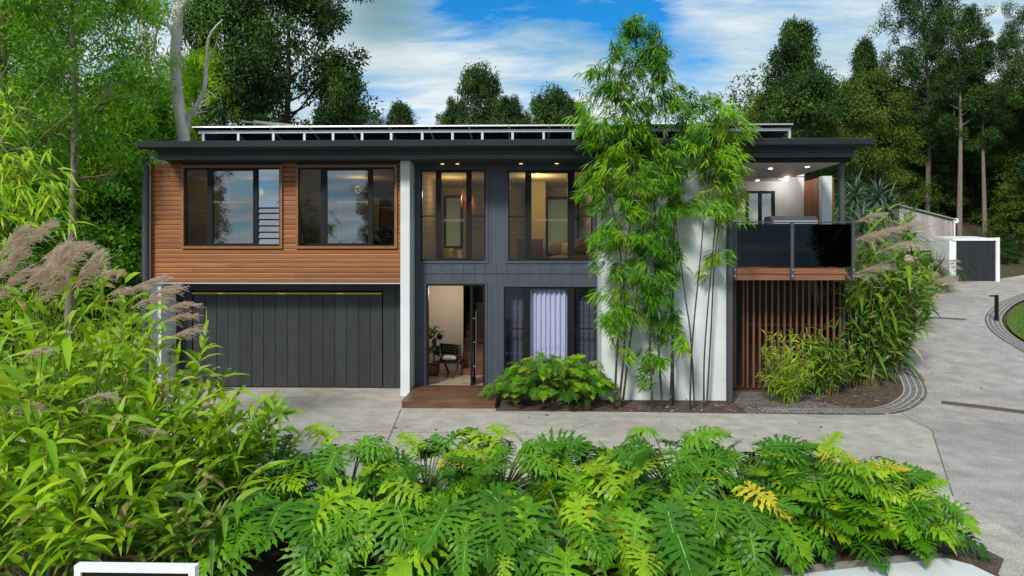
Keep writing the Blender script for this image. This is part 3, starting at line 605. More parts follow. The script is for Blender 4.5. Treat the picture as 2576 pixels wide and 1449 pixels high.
rk = thing('solar_rack', 'aluminium rack of rail and short legs holding up the solar panels', 'rack', (sx0_, 16.5, zr1))
ry = YP + .15; rz = lay(.15, -.032)[1]
mb = MB(); mb.box(sx0_ + .1, sx1_ - .02, ry - .03, ry + .03, rz - .075, rz - .008); mb.build('rail', M['alu'], rk)
for px in (512, 600, 688, 766, 838, 911, 984, 1062, 1138, 1213, 1289, 1367, 1441, 1515, 1590, 1670, 1750, 1868, 1985):
    x = PX(px, ry); mb = MB(); mb.box(x - .028, x + .028, ry - .022, ry + .022, zr1 - .09, rz - .076); mb.build('leg', M['alu'], rk)
mb = MB(); mb.bar((PX(608, 21), 21, PZ(302, 21)), (PX(705, 20), 20, PZ(312, 20)), .05); mb.bar((PX(640, 21.5), 21.5, PZ(302, 21.5)), (PX(735, 20.3), 20.3, PZ(312, 20.3)), .05)
for a, Y in ((640, 20.8), (700, 20.2)): mb.bar((PX(a, Y), Y, PZ(308, Y)), (PX(a, Y), Y, zr1 - .3), .05)
tag(mb.build('roof_rail', M['alu'], None, (PX(650, 21), 20.5, 5.9)), 'pair of pale metal rails standing further back on the roof at left', 'rail')
# ================================================================ GROUND, DRIVEWAY, BEDS
def grid_ground():
    xs = np.concatenate([np.arange(-150, -30, 8), np.arange(-30, 45, .75), np.arange(45, 160, 8)]); ys = np.concatenate([np.arange(-60, -2, 6), np.arange(-2, 70, .75), np.arange(70, 220, 10)])
    V = [(x, y, g(x, y) - .08) for y in ys for x in xs]; n = len(xs)
    return MB().add(V, [(j * n + i, j * n + i + 1, j * n + n + i + 1, j * n + n + i) for j in range(len(ys) - 1) for i in range(n - 1)], 0, .5, True)
tag(grid_ground().build('ground', M['earth']), kind='structure')
def sheet(name, poly, mat, off, step=.5, kind='structure'):
    poly = [Vector(p[:2]) for p in poly]; xs = [p.x for p in poly]; ys = [p.y for p in poly]; pts = list(poly); n = len(poly)
    def inside(x, y):
        c = False
        for i in range(n):
            a, b = poly[i], poly[i - 1]
            if (a.y > y) != (b.y > y) and x < (b.x - a.x) * (y - a.y) / (b.y - a.y) + a.x: c = not c
        return c
    x = min(xs) + step / 2
    while x < max(xs):
        y = min(ys) + step / 2
        while y < max(ys):
            if inside(x, y): pts.append(Vector((x, y)))
            y += step
        x += step
    v, e, f, *_ = geometry.delaunay_2d_cdt(pts, [(i, (i + 1) % n) for i in range(n)], [], 1, 1e-4)
    o = MB().add([(p.x, p.y, g(p.x, p.y) + off) for p in v], [tuple(q) for q in f], 0, .5, True).build(name, mat)
    return tag(o, kind=kind)
def smooth(pts, n=6):
    pts = [np.array(p, float) for p in pts]; out = []
    for i in range(len(pts) - 1):
        a, b, c, d = pts[max(i - 1, 0)], pts[i], pts[i + 1], pts[min(i + 2, len(pts) - 1)]
        for k in range(n):
            t = k / n; out.append(.5 * (2 * b + (c - a) * t + (2 * a - 5 * b + 4 * c - d) * t * t + (3 * b - a - 3 * c + d) * t ** 3))
    return out + [pts[-1]]
bed_edge = smooth([G(*q) for q in ((1246, 1034), (1500, 1036), (1840, 1040), (2050, 1043), (2200, 1044), (2265, 1038), (2308, 1020), (2330, 995), (2325, 968), (2300, 930), (2268, 895), (2240, 858))] + [(9.7, 19.5), (11.6, 23), (14.6, 27), G(2330, 724), G(2405, 706)], 6)
lawn_edge = smooth([G(*q) for q in ((2640, 715), (2575, 737), (2520, 758), (2490, 780), (2477, 800), (2484, 824), (2512, 850), (2575, 888), (2680, 950))], 6)
drive = [(-10, 17.3), (bed_edge[0][0], 17.3)] + bed_edge + [G(2505, 703), (32, 36), (38, 34)] + lawn_edge + [(20, 12), (14, 3.0), (-10, 3.0)]
sheet('driveway', drive, M['concrete'], 0.0, .45)
sheet('driveway', [G(2262, 1044)] + [p for p in bed_edge if p[0] > G(2262, 1044)[0] + .02] + [G(2505, 703), (32, 36), (38, 34)] + lawn_edge + [(20, 12), (14, 3.0), (6.2, 3.0), G(2400, 1260), G(2362, 1140), G(2345, 1092), G(2350, 1085)], M['concrete2'], .002, .45)
sheet('garden_bed', bed_edge[::-1] + [(bed_edge[0][0], 17.6), (8.2, 19.5), (9.5, 26), (15, 31.5)], M['soil'], -.012, .35)
gi = [p for p in bed_edge if G(1842, 1040)[0] <= p[0] and p[1] < 15.6][:16]
sheet('gravel_strip', [(p[0], p[1] + .012) for p in gi] + [(gi[-1][0] - 1.2, 16.0), (7.2, 16.6), (gi[0][0], 17.2)], M['gravel'], -.006, .4)
# hedge bed in front of the forecourt with its low wall
hed = [(-9, 8.9), (-4, 8.75), (4.2, 8.5), (5.15, 8.2), (5.25, 7.7), (4.95, 7.35), (4.5, 6.2), (-9, 5.0)]
sheet('hedge_bed', hed, M['soil'], .03, .4)
def path_strip(edge, d0, d1, off=0.0):
    pts = [np.array(p[:2]) for p in edge]; T = np.gradient(np.array(pts), axis=0); T /= np.linalg.norm(T, axis=1)[:, None]; N = np.stack([-T[:, 1], T[:, 0]], 1)
    return [(p + n * d0, p + n * d1) for p, n in zip(pts, N)]
def resample(e, step):
    e = np.array([p[:2] for p in e]); s = np.concatenate([[0], np.cumsum(np.linalg.norm(np.diff(e, axis=0), axis=1))]); q = np.arange(0, s[-1], step)
    return np.stack([np.interp(q, s, e[:, 0]), np.interp(q, s, e[:, 1])], 1)
def gz(p, o): return (p[0], p[1], g(p[0], p[1]) + o)
def grass_paver(edge, sign, bands, name, label):
    e = resample(edge, .11); mb = MB(); base = path_strip(e, sign * .015, sign * (bands * .13 + .1))
    for (a, b), (c, d) in zip(base, base[1:]): mb.quad(gz(a, .004), gz(c, .004), gz(d, .004), gz(b, .004), 1)
    for k in range(bands + 1):
        st = path_strip(e, sign * (.06 + k * .13), sign * (.09 + k * .13))
        for (a, b), (c, d) in zip(st, st[1:]): mb.quad(gz(a, .022), gz(c, .022), gz(d, .022), gz(b, .022), 0)
    ln = path_strip(e, sign * .06, sign * (.06 + bands * .13 + .03))
    for i, (a, b) in enumerate(ln[:-1]):
        t = ln[i + 1][0] - a; t = t / np.linalg.norm(t) * .022; mb.quad(gz(a, .018), gz(a + t, .018), gz(b + t, .018), gz(b, .018), 0)
    o = mb.build(name, [M['paver'], M['gravel']], None, gz(e[0], 0)); tag(o, label, 'edging')
ce = [p for p in bed_edge if p[0] > G(1900, 1042)[0]][:44]
grass_paver(ce, 1, 3, 'paver_edging', 'curved strip of open grid pavers between the shrub bed and the driveway')
grass_paver(lawn_edge, 1, 3, 'paver_edging', 'curved strip of open grid pavers round the lawn at far right')
lp = path_strip(lawn_edge, .62, .62); lawn = [a for a, b in lp] + [(24, 18), (30, 26)]
sheet('lawn', lawn, pbr('lawn soil', (.05, .10, .01), (.08, .13, .012), .95, 3), .01, .5)
# concrete joints
def joint(pts, w, name='driveway_joint'):
    e = resample(pts, .3); mb = MB(); st = path_strip(e, -w / 2, w / 2)
    for (a, b), (c, d) in zip(st, st[1:]): mb.quad(gz(a, .004), gz(c, .004), gz(d, .004), gz(b, .004))
    tag(mb.build(name, M['joint']), kind='structure')
joint([G(1008, 1030), G(975, 1110), G(930, 1200)], .018)
joint([G(2270, 1042), G(2350, 1085), G(2345, 1092), G(2362, 1140), G(2400, 1260)], .016)
joint([G(1500, 1062), (0.5, 12.9), (-6, 13.1)], .012)
def drain(a, b, w, label):
    a, b = np.array(a), np.array(b); d = (b - a) / np.linalg.norm(b - a); n = np.array((-d[1], d[0])); L = np.linalg.norm(b - a); mb = MB(); k = int(L / .25)
    for i in range(k):
        p, q = a + d * L * i / k, a + d * L * (i + 1) / k
        mb.quad(gz(p, .006), gz(q, .006), gz(q + n * w, .006), gz(p + n * w, .006), 0)
        for o in (0, w): 
            u, v = p + n * o, q + n * o; mb.bar(gz(u, .012), gz(v, .012), .02, .03, 1)
    tag(mb.build('drain', [M['soil'], M['joint']], None, gz(a, 0)), label, 'drain')
drain(G(2368, 1017), G(2640, 1050), .2, 'wide leaf filled drain slot across the driveway at right')
drain(G(2340, 801), G(2432, 806), .16, 'narrow drain slot further up the driveway beside the shrub')
# low front wall at lower right: grey coping and broad white cap
wl = thing('garden_wall', 'low white capped wall with grey kerb in front of the philodendron hedge at lower right', 'wall', (3, 7, 0))
a0, a1, a2 = np.array(G(1600, 1492)), np.array(G(2335, 1414)), np.array(G(2395, 1432)); dv = (a1 - a0) / np.linalg.norm(a1 - a0); nv = np.array((dv[1], -dv[0]))
def slab(mb, poly, z0, z1, mat=0):
    n = len(poly); V = [(p[0], p[1], z0) for p in poly] + [(p[0], p[1], z1) for p in poly]
    mb.add(V, [(i, (i + 1) % n, n + (i + 1) % n, n + i) for i in range(n)], mat); mb.add(V[n:], [tuple(range(n))], mat)
mb = MB(); slab(mb, [a0, a0 + nv * .23, a1 + nv * .20, a1 + dv * .12 + nv * .06, a1][::1], -.2, .10); mb.build('kerb', M['kerb'], wl)
mb = MB(); b0, b1 = a0 + nv * .235, a1 + nv * .205
jx = b0 + (b1 - b0) * .82
slab(mb, [b0, b0 + nv * 1.6, jx + nv * 1.6, jx - dv * .006], -.3, .13); slab(mb, [jx + dv * .004, jx + dv * .05 + nv * 1.6, b1 + dv * .22 + nv * 1.3, b1 + dv * .16 + nv * .2, b1 + dv * .02], -.3, .128); mb.build('cap', M['render'], wl)
# framed board at the lower left edge
zb_ = 1.30; x0, x1 = PX(186, 4.6), PX(490, 4.6)
sb = thing('sign_board', 'white framed dark board standing among the tiger grass at the bottom left edge', 'sign', (x0, 4.6, 0))
mb = MB(); frame_bars(mb, (x0, x1, .45, PZ(1436, 4.6)), .045, 4.6, 4.66); mb.build('frame', M['white'], sb)
mb = MB(); mb.box(x0 + .046, x1 - .046, 4.62, 4.65, .496, PZ(1436, 4.6) - .046); mb.build('panel', M['black'], sb)
for x in (x0 + .06, x1 - .1): MB().box(x, x + .05, 4.665, 4.71, 0, PZ(1436, 4.6) - .02).build('post', M['black'], sb)
mb = MB(); e = (-5.9, 7.55); MB
lw_ = MB().box(PX(20, 8.2), PX(560, 8.2), 8.95, 9.1, 0, .38); tag(lw_.build('garden_wall', M['render'], None, (-4.5, 9, 0)), 'low pale wall glimpsed behind the stems of the tiger grass at lower left', 'wall')
# bollard light
x, y = G(2506, 808); z = g(x, y); bl_ = thing('bollard_light', 'thin black path light with a side head at the lawn edge', 'lamp', (x, y, z))
MB().box(x - .045, x + .045, y - .045, y + .045, z - .05, z + .92).build('post', M['black'], bl_); mb = MB(); mb.box(x - .24, x - .046, y - .04, y + .04, z + .86, z + .91); mb.build('head', M['black'], bl_)
# screen with white portal and dark ribbed panel at the top of the drive
YT = 32.0; xa, xb = PX(2405, YT), PX(2503, YT); zt, zb0 = PZ(603, YT, 2450), PZ(708, YT, 2450)
gt = thing('bin_screen', 'dark ribbed panel in a white rendered portal at the top of the driveway', 'screen', (xa, YT, zb0))
mb = MB(); n = 26; w = (xb - xa) / n
for i in range(n): mb.box(xa + i * w + .008, xa + (i + 1) * w - .008, YT, YT + .03, zb0 + .06, zt - .05)
mb.box(xa, xb, YT + .031, YT + .08, zb0 + .02, zt - .05); mb.build('ribbed_panel', M['garage'], gt)
mb = MB(); mb.box(xb + .01, xb + .17, YT - .05, YT + 1.6, zb0 - .2, zt + .1); mb.build('post', M['white'], gt)
mb = MB(); mb.prism([(YT - .05, zt - .045), (YT - .05, zt + .05), (YT + 1.6, zt + .2), (YT + 1.6, zt + .1)], xa - .2, xb + .005); mb.build('lintel', M['white'], gt)
mb = MB(); mb.box(xa - .32, xa - .01, YT + .0, YT + 1.4, zb0 - .3, zt - .05); mb.build('side_wall', M['white'], gt)
# log kerb beside it
p, q = G(2315, 727), G(2404, 707); mb = MB(); mb.bar(gz(p, .1), gz(q, .12), .25, .3); tag(mb.build('log_kerb', M['kerb'], None, gz(p, 0)), 'low weathered sleeper kerb leading to the ribbed screen', 'kerb')
# weathered timber shed
YK = 36.0; k0, k1 = PX(2262, YK), PX(2396, YK); zk0, zl, zr = PZ(602, YK, 2330), PZ(517, YK, 2262), PZ(553, YK, 2396)
sh = thing('shed', 'weathered grey vertical board shed with a sloping roofline on the hillside', 'shed', (k0, YK, zk0))
mb = MB(); n = 26; w = (k1 - k0) / n; rs = random.Random(2)
for i in range(n):
    x = k0 + i * w; zt_ = zl + (zr - zl) * (i + .5) / n; mb.box(x + .006, x + w - .006, YK, YK + .03, zk0 - .1, zt_ - .02, 0, rs.random())
mb.add([(k0, YK + .031, zk0 - .6), (k1, YK + .031, zk0 - .6), (k1, YK + .031, zr - .02), (k0, YK + .031, zl - .02), (k0, YK + 4, zk0 - .6), (k1, YK + 4, zk0 - .6), (k1, YK + 4, zr - .02), (k0, YK + 4, zl - .02)], [(0, 1, 2, 3), (5, 4, 7, 6), (1, 5, 6, 2), (4, 0, 3, 7)], 0, .2); mb.build('wall', M['greywood'], sh)
mb = MB(); mb.add([(k0 - .1, YK - .15, zl + .0), (k1 + .1, YK - .15, zr - .02), (k1 + .1, YK + 4.1, zr - .02), (k0 - .1, YK + 4.1, zl), (k0 - .1, YK - .15, zl + .06), (k1 + .1, YK - .15, zr + .04), (k1 + .1, YK + 4.1, zr + .04), (k0 - .1, YK + 4.1, zl + .06)], [(0, 1, 2, 3), (4, 5, 6, 7), (0, 1, 5, 4), (1, 2, 6, 5), (2, 3, 7, 6), (3, 0, 4, 7)]); mb.build('roof', M['kerb'], sh)
mb = MB(); mb.tube([(k1 + .12, YK - .1, zr - .05), (k1 + .12, YK + .6, zr - .05)], .14, 8); mb.build('gutter', M['white'], sh); mb = MB(); mb.tube([(k1 + .03, YK - .08, zr - .15), (k1 + .03, YK - .08, zk0 - .6)], .05, 6); mb.build('downpipe', M['white'], sh)
# dry stone retaining wall up the hill
YV = 46.0; rs = np.random.default_rng(4); mb = MB()
zv0, zv1 = PZ(425, YV, 2300), PZ(362, YV, 2300); v0, v1 = PX(2190, YV), PX(2430, YV)
zz = zv0
while zz < zv1:
    hh = rs.uniform(.35, .6); x = v0 + rs.uniform(-.4, 0)
    while x < v1 - 1.6 * max(0, (zz - zv0) / (zv1 - zv0)):
        w = rs.uniform(.4, 1.0); mb.add(*blob((x + w / 2, YV + rs.uniform(-.1, .1), zz + hh / 2), w / 2 * .98, .45, hh / 2 * 1.05, 5, 8, .5), 0, rs.random()); x += w
    zz += hh * .92
mb.box(v0, v1, YV + .1, YV + 1.5, zv0 - 2, zv1 - .4, 0, .1)
tag(mb.build('stone_wall', M['stone'], None, (v0, YV, zv0)), 'pinkish boulder retaining wall on the hillside behind the balcony roof', 'wall')
# ================================================================ PLANTS
rng = np.random.default_rng(11)
def bez(a, b, c, n):
    t = np.linspace(0, 1, n)[:, None]; a, b, c = (np.array(q, float) for q in (a, b, c)); return (1 - t) ** 2 * a + 2 * t * (1 - t) * b + t * t * c
def unit(v): return v / (np.linalg.norm(v, axis=-1, keepdims=True) + 1e-9)
# ---- philodendron leaves with deep wavy lobes
def phil_leaf(r):
    zz0 = r.uniform(.1, .5)
    V, Fc, mt = [], [], []
    def strip(pts, ws, nrm_side, mat=0):
        b = len(V)
        for p, (w0, w1), s in zip(pts, ws, nrm_side): V.append(p + s * w0); V.append(p - s * w1)
        for i in range(len(pts) - 1): Fc.append((b + 2 * i, b + 2 * i + 1, b + 2 * i + 3, b + 2 * i + 2)); mt.append(mat)
    mid = lambda t: np.array((0, t, .10 * math.sin(max(t, 0) * 2.2) - .22 * t * t))
    n = 11; secs = [0, .22, .4, .55, .7, .84, 1]
    prof = [.40, .52, .60, .62, .60, .56, .50, .43, .36, .28, .2]
    for side in (-1, 1):
        for i in range(n):
            t = max(0, (i - 1.5) / (n - 1.5) * .93); a = R(152 - 124 * (i / (n - 1)) ** .8 + r.uniform(-6, 6)); L = prof[i] * r.uniform(.9, 1.1)
            p0 = mid(t); pts, sd, ws = [], [], []; k = r.integers(0, 2)
            for j, s in enumerate(secs):
                aa = a - R(26) * s
                d = np.array((side * math.sin(aa), math.cos(aa), 0)); q = p0 + np.array((side * math.sin(a - R(13) * s) * L * s, math.cos(a - R(13) * s) * L * s, 0)); q[2] += zz0 * s * L - (zz0 + .22) * s * s * L + .03 * math.sin(s * 9 + i * 2 + side)
                w = (.05, .036, .044, .034, .042, .024, .003)[j]; tooth = (1.0, 1.0, 1.75, .75, 1.6, .7, 1)[j]
                ws.append((w * (tooth if (j + k) % 2 else .85), w * (.85 if (j + k) % 2 else tooth))); pts.append(q); sd.append(np.array((-d[1], d[0], 0)))
            strip(pts, ws, sd)
    ts = np.linspace(0, 1.12, 8); pts = [mid(t) for t in ts]; strip(pts, [(w, w) for w in (.07, .10, .10, .09, .075, .06, .04, .004)], [np.array((-1., 0, 0))] * 8)
    pts = [mid(t) + np.array((0, 0, .022)) for t in np.linspace(-.02, 1.0, 7)]; strip(pts, [(w, w) for w in (.012, .011, .010, .009, .007, .005, .003)], [np.array((-1., 0, 0))] * 7, 1)
    return np.array(V), np.array(Fc), np.array(mt)
PL = [phil_leaf(np.random.default_rng(i)) for i in range(6)]
def philodendron(c, h, nleaf, size, name, label, seed, spread=.75, yellow=0, group=None, front=.5, stemh=.35, cat='plant', tilt=(-.95, .35)):
    r = np.random.default_rng(seed); z0 = c[2]; t = thing(name, label, cat, c, group); fm, ym, sm = MB(), MB(), MB()
    st = [(c[0], c[1], z0 - .05), (c[0] + r.uniform(-.05, .05), c[1] - .03, z0 + stemh * .5), (c[0] + r.uniform(-.1, .1), c[1] - .06, z0 + stemh)]
    sm.tube(st, [.06, .055, .045], 8); top = np.array(st[-1])
    for i in range(nleaf):
        az = GOLD * i + r.uniform(-.4, .4); u = (i + .5) / nleaf; rad = spread * (.25 + .85 * math.sqrt(u)) * r.uniform(.8, 1.15)
        el = h * (1.0 - .62 * u ** 1.3) * r.uniform(.85, 1.1)
        e = np.array((c[0] + math.cos(az) * rad, c[1] + math.sin(az) * rad, z0 + el)); m = (top + e) / 2 + np.array((0, 0, .22 * h))
        sm.tube(bez(top, m, e, 5), [.013, .011, .010, .009, .008], 5, 1)
        y = unit(np.array((math.cos(az) * 1.0, math.sin(az) * 1.0 - front * r.uniform(.2, 1), r.uniform(*tilt) - .3 * u)))
        nr = np.array((math.cos(az) * .35 + r.normal(0, .2), math.sin(az) * .35 - .35 + r.normal(0, .2), 1.0)); x = unit(np.cross(y, nr)); nz = np.cross(x, y)
        S = size * r.uniform(.55, 1.2) * (1 - .12 * u); V, Fc, mt = PL[r.integers(0, 6)]
        bend = r.uniform(-.1, 1.7); W = e + S * (V[:, :1] * x * r.uniform(.85, 1.05) + V[:, 1:2] * y + V[:, 2:] * bend * nz)
        tgt = ym if i < yellow else fm; q = min(1, r.random() ** 1.2 * .8 + .25 * (1 - u))
        tgt.add(W, Fc[mt == 0], 0, q, True); tgt.add(W, Fc[mt == 1], 1, q)
    fm.build('foliage', [M['phil'], M['rib']], t); sm.build('stem', [M['philstem'], M['petiole']], t)
    if yellow: ym.build('foliage', [M['phily'], M['rib']], t)['label'] = 'yellowed leaves'
    return t
hedge = [  # x, y, h, n, yellow, label
 (-3.05, 7.9, 1.05, 24, 0, 'philodendron at the left end of the hedge, half under the tiger grass'),
 (-2.25, 8.25, 1.18, 24, 0, 'philodendron in the back row left of the yellow topped one, leaves raised against the concrete'),
 (-1.25, 8.35, 1.15, 24, 1, 'back row philodendron with a yellow leaf in front of the driveway joint'),
 (-.25, 8.4, 1.2, 26, 0, 'back row philodendron with a bare leaf stalk standing before the entry deck'),
 (.75, 8.4, 1.15, 26, 0, 'back row philodendron below the potted shrub under the lilac curtain window'),
 (1.75, 8.4, 1.32, 28, 0, 'tallest back row philodendron, its leaves standing up before the bamboo bed'),
 (2.7, 8.35, 1.15, 26, 0, 'back row philodendron directly below the centre clump of black bamboo'),
 (3.4, 8.25, 1.1, 24, 0, 'back row philodendron below the right downpipe of the house'),
 (3.95, 8.2, 1.0, 22, 2, 'back row philodendron with yellow young leaves near the right end of the hedge'),
 (4.3, 7.95, .85, 20, 0, 'dark spreading philodendron at the right end of the hedge over the driveway'),
 (-2.5, 7.15, .95, 22, 0, 'front row philodendron at left with hanging leaves beside the tiger grass'),
 (-1.55, 7.0, 1.05, 24, 0, 'front row philodendron with one big bright leaf hanging at its left'),
 (-.55, 6.9, 1.0, 22, 0, 'front row philodendron showing a scarred brown stem'),
 (.35, 6.95, .95, 22, 1, 'front row philodendron with a ragged yellow leaf left of centre'),
 (1.3, 7.15, .85, 22, 0, 'front row philodendron between the two yellow leaved ones'),
 (2.15, 7.35, .98, 24, 2, 'front row philodendron with the largest bright yellow leaf'),
 (2.8, 7.8, .85, 15, 0, 'front row philodendron with leaves hanging over the grey kerb'),
 (3.5, 7.9, .7, 12, 0, 'front row philodendron with a leaf drooping onto the white wall cap'),
]
for i, (x, y, h, n, ye, lb) in enumerate(hedge):
    philodendron((x, y, .03), h * (.86 if y > 7.75 else .92), int(n * 1.5), .475 if y > 7.75 else .53, 'philodendron', lb, 40 + i, .66 if i not in (8, 9, 16, 17) else .5, ye, 'philodendrons of the front hedge', .5 if y > 7.75 else .9, .35, 'plant', (-.7, .5) if y > 7.75 else (-1.5, -.1))
philodendron((PX(1392, 15.9), 15.85, 0), 1.0, 190, .25, 'philodendron', 'wide low philodendron bush under the lilac curtain window', 90, 1.12, 0, None, .7, .3)
philodendron((PX(1300, 15.5), 15.5, 0), .62, 60, .24, 'philodendron', 'small leaved philodendron spreading beside the entry deck', 91, .62, 0, None, .7, .12)
philodendron((PX(1480, 15.5), 15.5, 0), .62, 60, .24, 'philodendron', 'small leaved philodendron spreading towards the white render wall', 92, .62, 0, None, .7, .12)
# ---- tiger grass: arching canes with broad lance leaves and feathery plumes
def plume(mb, p, d, L, r, n=34):
    d = unit(np.array(d, float)); s = unit(np.cross(d, (0, 0, 1.)) + 1e-6); ax = bez(p, np.array(p) + d * L * .5 + (0, 0, .10 * L), np.array(p) + d * L + (0, 0, -.22 * L), 10)
    mb.tube(ax, np.linspace(.006, .002, 10), 4, 0, .2)
    for i in range(n):
        u = r.uniform(.02, 1); a = ax[min(int(u * 9), 8)]; a = a + (ax[min(int(u * 9) + 1, 9)] - a) * (u * 9 % 1); l = L * r.uniform(.35, .7) * (1.05 - .55 * u)
        dd = unit(d * r.uniform(.5, 1.1) + s * r.uniform(-.35, .35) + np.array((0, 0, r.uniform(-.35, .2)))); q = bez(a, a + dd * l * .6, a + dd * l + np.array((0, 0, -l * r.uniform(.15, .6))), 5)
        w = np.array((0, 0, 1.)) * .005 + s * .005; w2 = np.linspace(1, .5, 5)[:, None]; V = np.concatenate([q + w * w2, q - w * w2]); rr = r.random()
        mb.add(V, [(k, k + 1, 6 + k, 5 + k) for k in range(4)], 0, rr)
        for k in (1, 2, 3):
            e = q[k] + unit(dd + r.normal(0, .45, 3)) * l * .28 - np.array((0, 0, l * .1)); V = np.array([q[k] + w * .7, q[k] - w * .7, e - w * .3, e + w * .3]); mb.add(V, [(0, 1, 2, 3)], 0, rr)
def tiger(c, h, spread, nst, nl, L, W, seed, name, label, mat='tiger', lean=(0, 0), plumes=(), s0=.22, cat='plant', hmin=.6, group=None, pl=.42, pn=34):
    r = np.random.default_rng(seed); t = thing(name, label, cat, c, group); sm, fm, pm = MB(), MB(), MB(); c = np.array(c, float); B, D, N, LL, WW, RR = [], [], [], [], [], []
    for i in range(nst):
        az = r.uniform(0, 6.283); q = math.sqrt(r.random()); b = c + np.array((math.cos(az), math.sin(az), 0)) * .35 * spread * r.random()
        hh = h * r.uniform(hmin, 1) * (1 - .25 * q); e = c + np.array((math.cos(az) * spread * q + lean[0] * hh, math.sin(az) * spread * q * .8 + lean[1] * hh, hh)); m = (b + e) / 2 + np.array((0, 0, hh * .32)) - (e - b) * .12
        P_ = bez(b, m, e, 9); sm.tube(P_, np.linspace(.010, .003, 9), 4, 0); T = unit(np.gradient(P_, axis=0)); sh = r.random() * .3
        for k in range(nl):
            s = s0 + (1 - s0) * (k + r.random() * .6) / nl; f = s * 8; a = min(int(f), 7); p = P_[a] + (P_[a + 1] - P_[a]) * (f - a); tn = T[a]; sd = unit(np.cross(tn, (0, 0, 1.)) + r.normal(0, .25, 3)) * (1 if k % 2 else -1)
            d = unit(tn * r.uniform(.35, 1.0) + sd * r.uniform(.4, 1.1) + np.array((0, -.15, r.uniform(-.25, .3)))); B.append(p); D.append(d); N.append(unit(np.array((0, -.35, 1.)) + r.normal(0, .35, 3))); LL.append(L * r.uniform(.6, 1.15)); WW.append(W * r.uniform(.7, 1.2))
            RR.append(min(1, max(0, .45 * r.random() + .25 * sh + .30 * s * r.uniform(.6, 1.3) if r.random() > .035 else 1.0)))
    fm.add(*leaf_lance(B, D, N, np.array(LL), np.array(WW), r.uniform(.15, .7, len(B)), np.array(RR)))
    fm.build('foliage', M[mat], t)
    for (p, d) in plumes:
        p = np.array(p, float); cb_ = c + r.normal(0, .35 * spread, 3) * (1, 1, 0); m = (cb_ + p) / 2 + np.array((-.15, 0, .5)); sm2 = bez(cb_, m, p, 8); sm.tube(sm2, np.linspace(.005, .003, 8), 4, 0, .1); plume(pm, p, d, pl * r.uniform(.8, 1.2), r, pn)
    sm.build('cane', M['cane'], t)
    if plumes: pm.build('plume', M['plume'], t)
    return t
def pp(px, py, Y, d=(.8, -.2, .35)): x, z = P(px, py, Y); return ((x, Y, z), d)
tiger((-6.0, 8.9, 0), 3.7, 1.5, 34, 18, .44, .075, 1, 'tiger_grass', 'tallest tiger grass clump with a mass of beige plumes at the left edge', plumes=[pp(a - 28 + rng.normal(0, 24), b + 30 + rng.normal(0, 28), 8.6 + rng.normal(0, .25), (.6 + rng.normal(0, .2), -.1, .7 + rng.normal(0, .2))) for a, b in ((20, 690), (60, 660), (95, 700), (120, 640), (150, 670), (175, 700), (60, 720), (130, 720), (180, 650), (195, 690), (-10, 650), (90, 625), (30, 600), (155, 625), (100, 670), (40, 640), (140, 690), (10, 720), (170, 730), (200, 720))], pl=.54, pn=75)
tiger((-4.75, 8.3, 0), 3.1, 1.15, 36, 18, .40, .068, 2, 'tiger_grass', 'tiger grass clump with separate drooping plumes in front of the garage wall end', plumes=[pp(a, b, 8.0, (.85, -.1, .4)) for a, b in ((330, 775), (375, 748), (400, 790), (300, 742), (350, 720), (270, 745), (405, 815), (240, 700), (430, 850))], pl=.42, pn=45)
tiger((-5.1, 7.2, 0), 3.15, 1.25, 42, 18, .45, .08, 3, 'tiger_grass', 'bright tiger grass clump with broad upward leaves at the left edge', plumes=[pp(20, 1040, 6.5), pp(60, 900, 6.6)])
tiger((-4.15, 7.3, 0), 2.4, 1.0, 44, 18, .40, .068, 4, 'tiger_grass', 'tiger grass clump reaching over the driveway with pointed leaf sprays', plumes=[pp(200, 1015, 6.4), pp(330, 1080, 6.7, (.9, -.1, .1))], lean=(.15, 0))
tiger((-3.85, 7.9, 0), 2.0, .9, 36, 18, .44, .07, 5, 'tiger_grass', 'tiger grass clump whose tips end nearest the entry deck', lean=(.2, 0))
tiger((-4.5, 6.3, 0), 1.85, .9, 32, 15, .42, .075, 6, 'tiger_grass', 'front tiger grass clump with brown tipped leaves over dark soil', lean=(.05, -.05), s0=.45)
tiger((-3.4, 6.7, 0), 1.4, .7, 16, 10, .36, .065, 7, 'tiger_grass', 'small tiger grass clump against the left end of the philodendron hedge', mat='tigerd', s0=.45)
tiger((-5.4, 5.9, 0), 1.4, .9, 12, 10, .40, .065, 8, 'tiger_grass', 'dark low tiger grass clump at the bottom left corner', mat='tigerd', s0=.5)
# right hand shrubs by the balcony
gx, gy = G(2165, 985)
tiger((gx + .35, gy + .6, g(gx, gy) - .05), 5.2, 1.15, 60, 20, .56, .095, 21, 'tiger_grass', 'tall tiger grass clump at the right corner of the balcony', mat='tigerd', plumes=[pp(a, b, 16.4, (.7, -.2, .4)) for a, b in ((2130, 700), (2150, 560), (2180, 600), (2200, 640), (2140, 610), (2225, 590))], lean=(.12, 0), s0=.1, pl=.8, pn=60)
tiger((gx + 1.15, gy + 1.1, g(gx + 1, gy + 1)), 3.4, 1.05, 44, 17, .56, .095, 22, 'tiger_grass', 'broad leaved tiger grass clump leaning out over the paver edging', mat='tigerd', lean=(.14, -.03), s0=.1)
gx2, gy2 = G(1990, 1018)
tiger((gx2, gy2 + .25, 0), 2.1, .75, 60, 18, .26, .028, 23, 'bamboo_shrub', 'small wispy bamboo shrub in front of the slatted screen', mat='tiger', s0=.12, hmin=.25)
gx3, gy3 = G(2090, 1000)
tiger((gx3, gy3 + .3, 0), 1.8, .7, 32, 18, .36, .05, 24, 'bamboo_shrub', 'bamboo shrub between the wispy one and the tall tiger grass', mat='tigerd', s0=.2, hmin=.35)
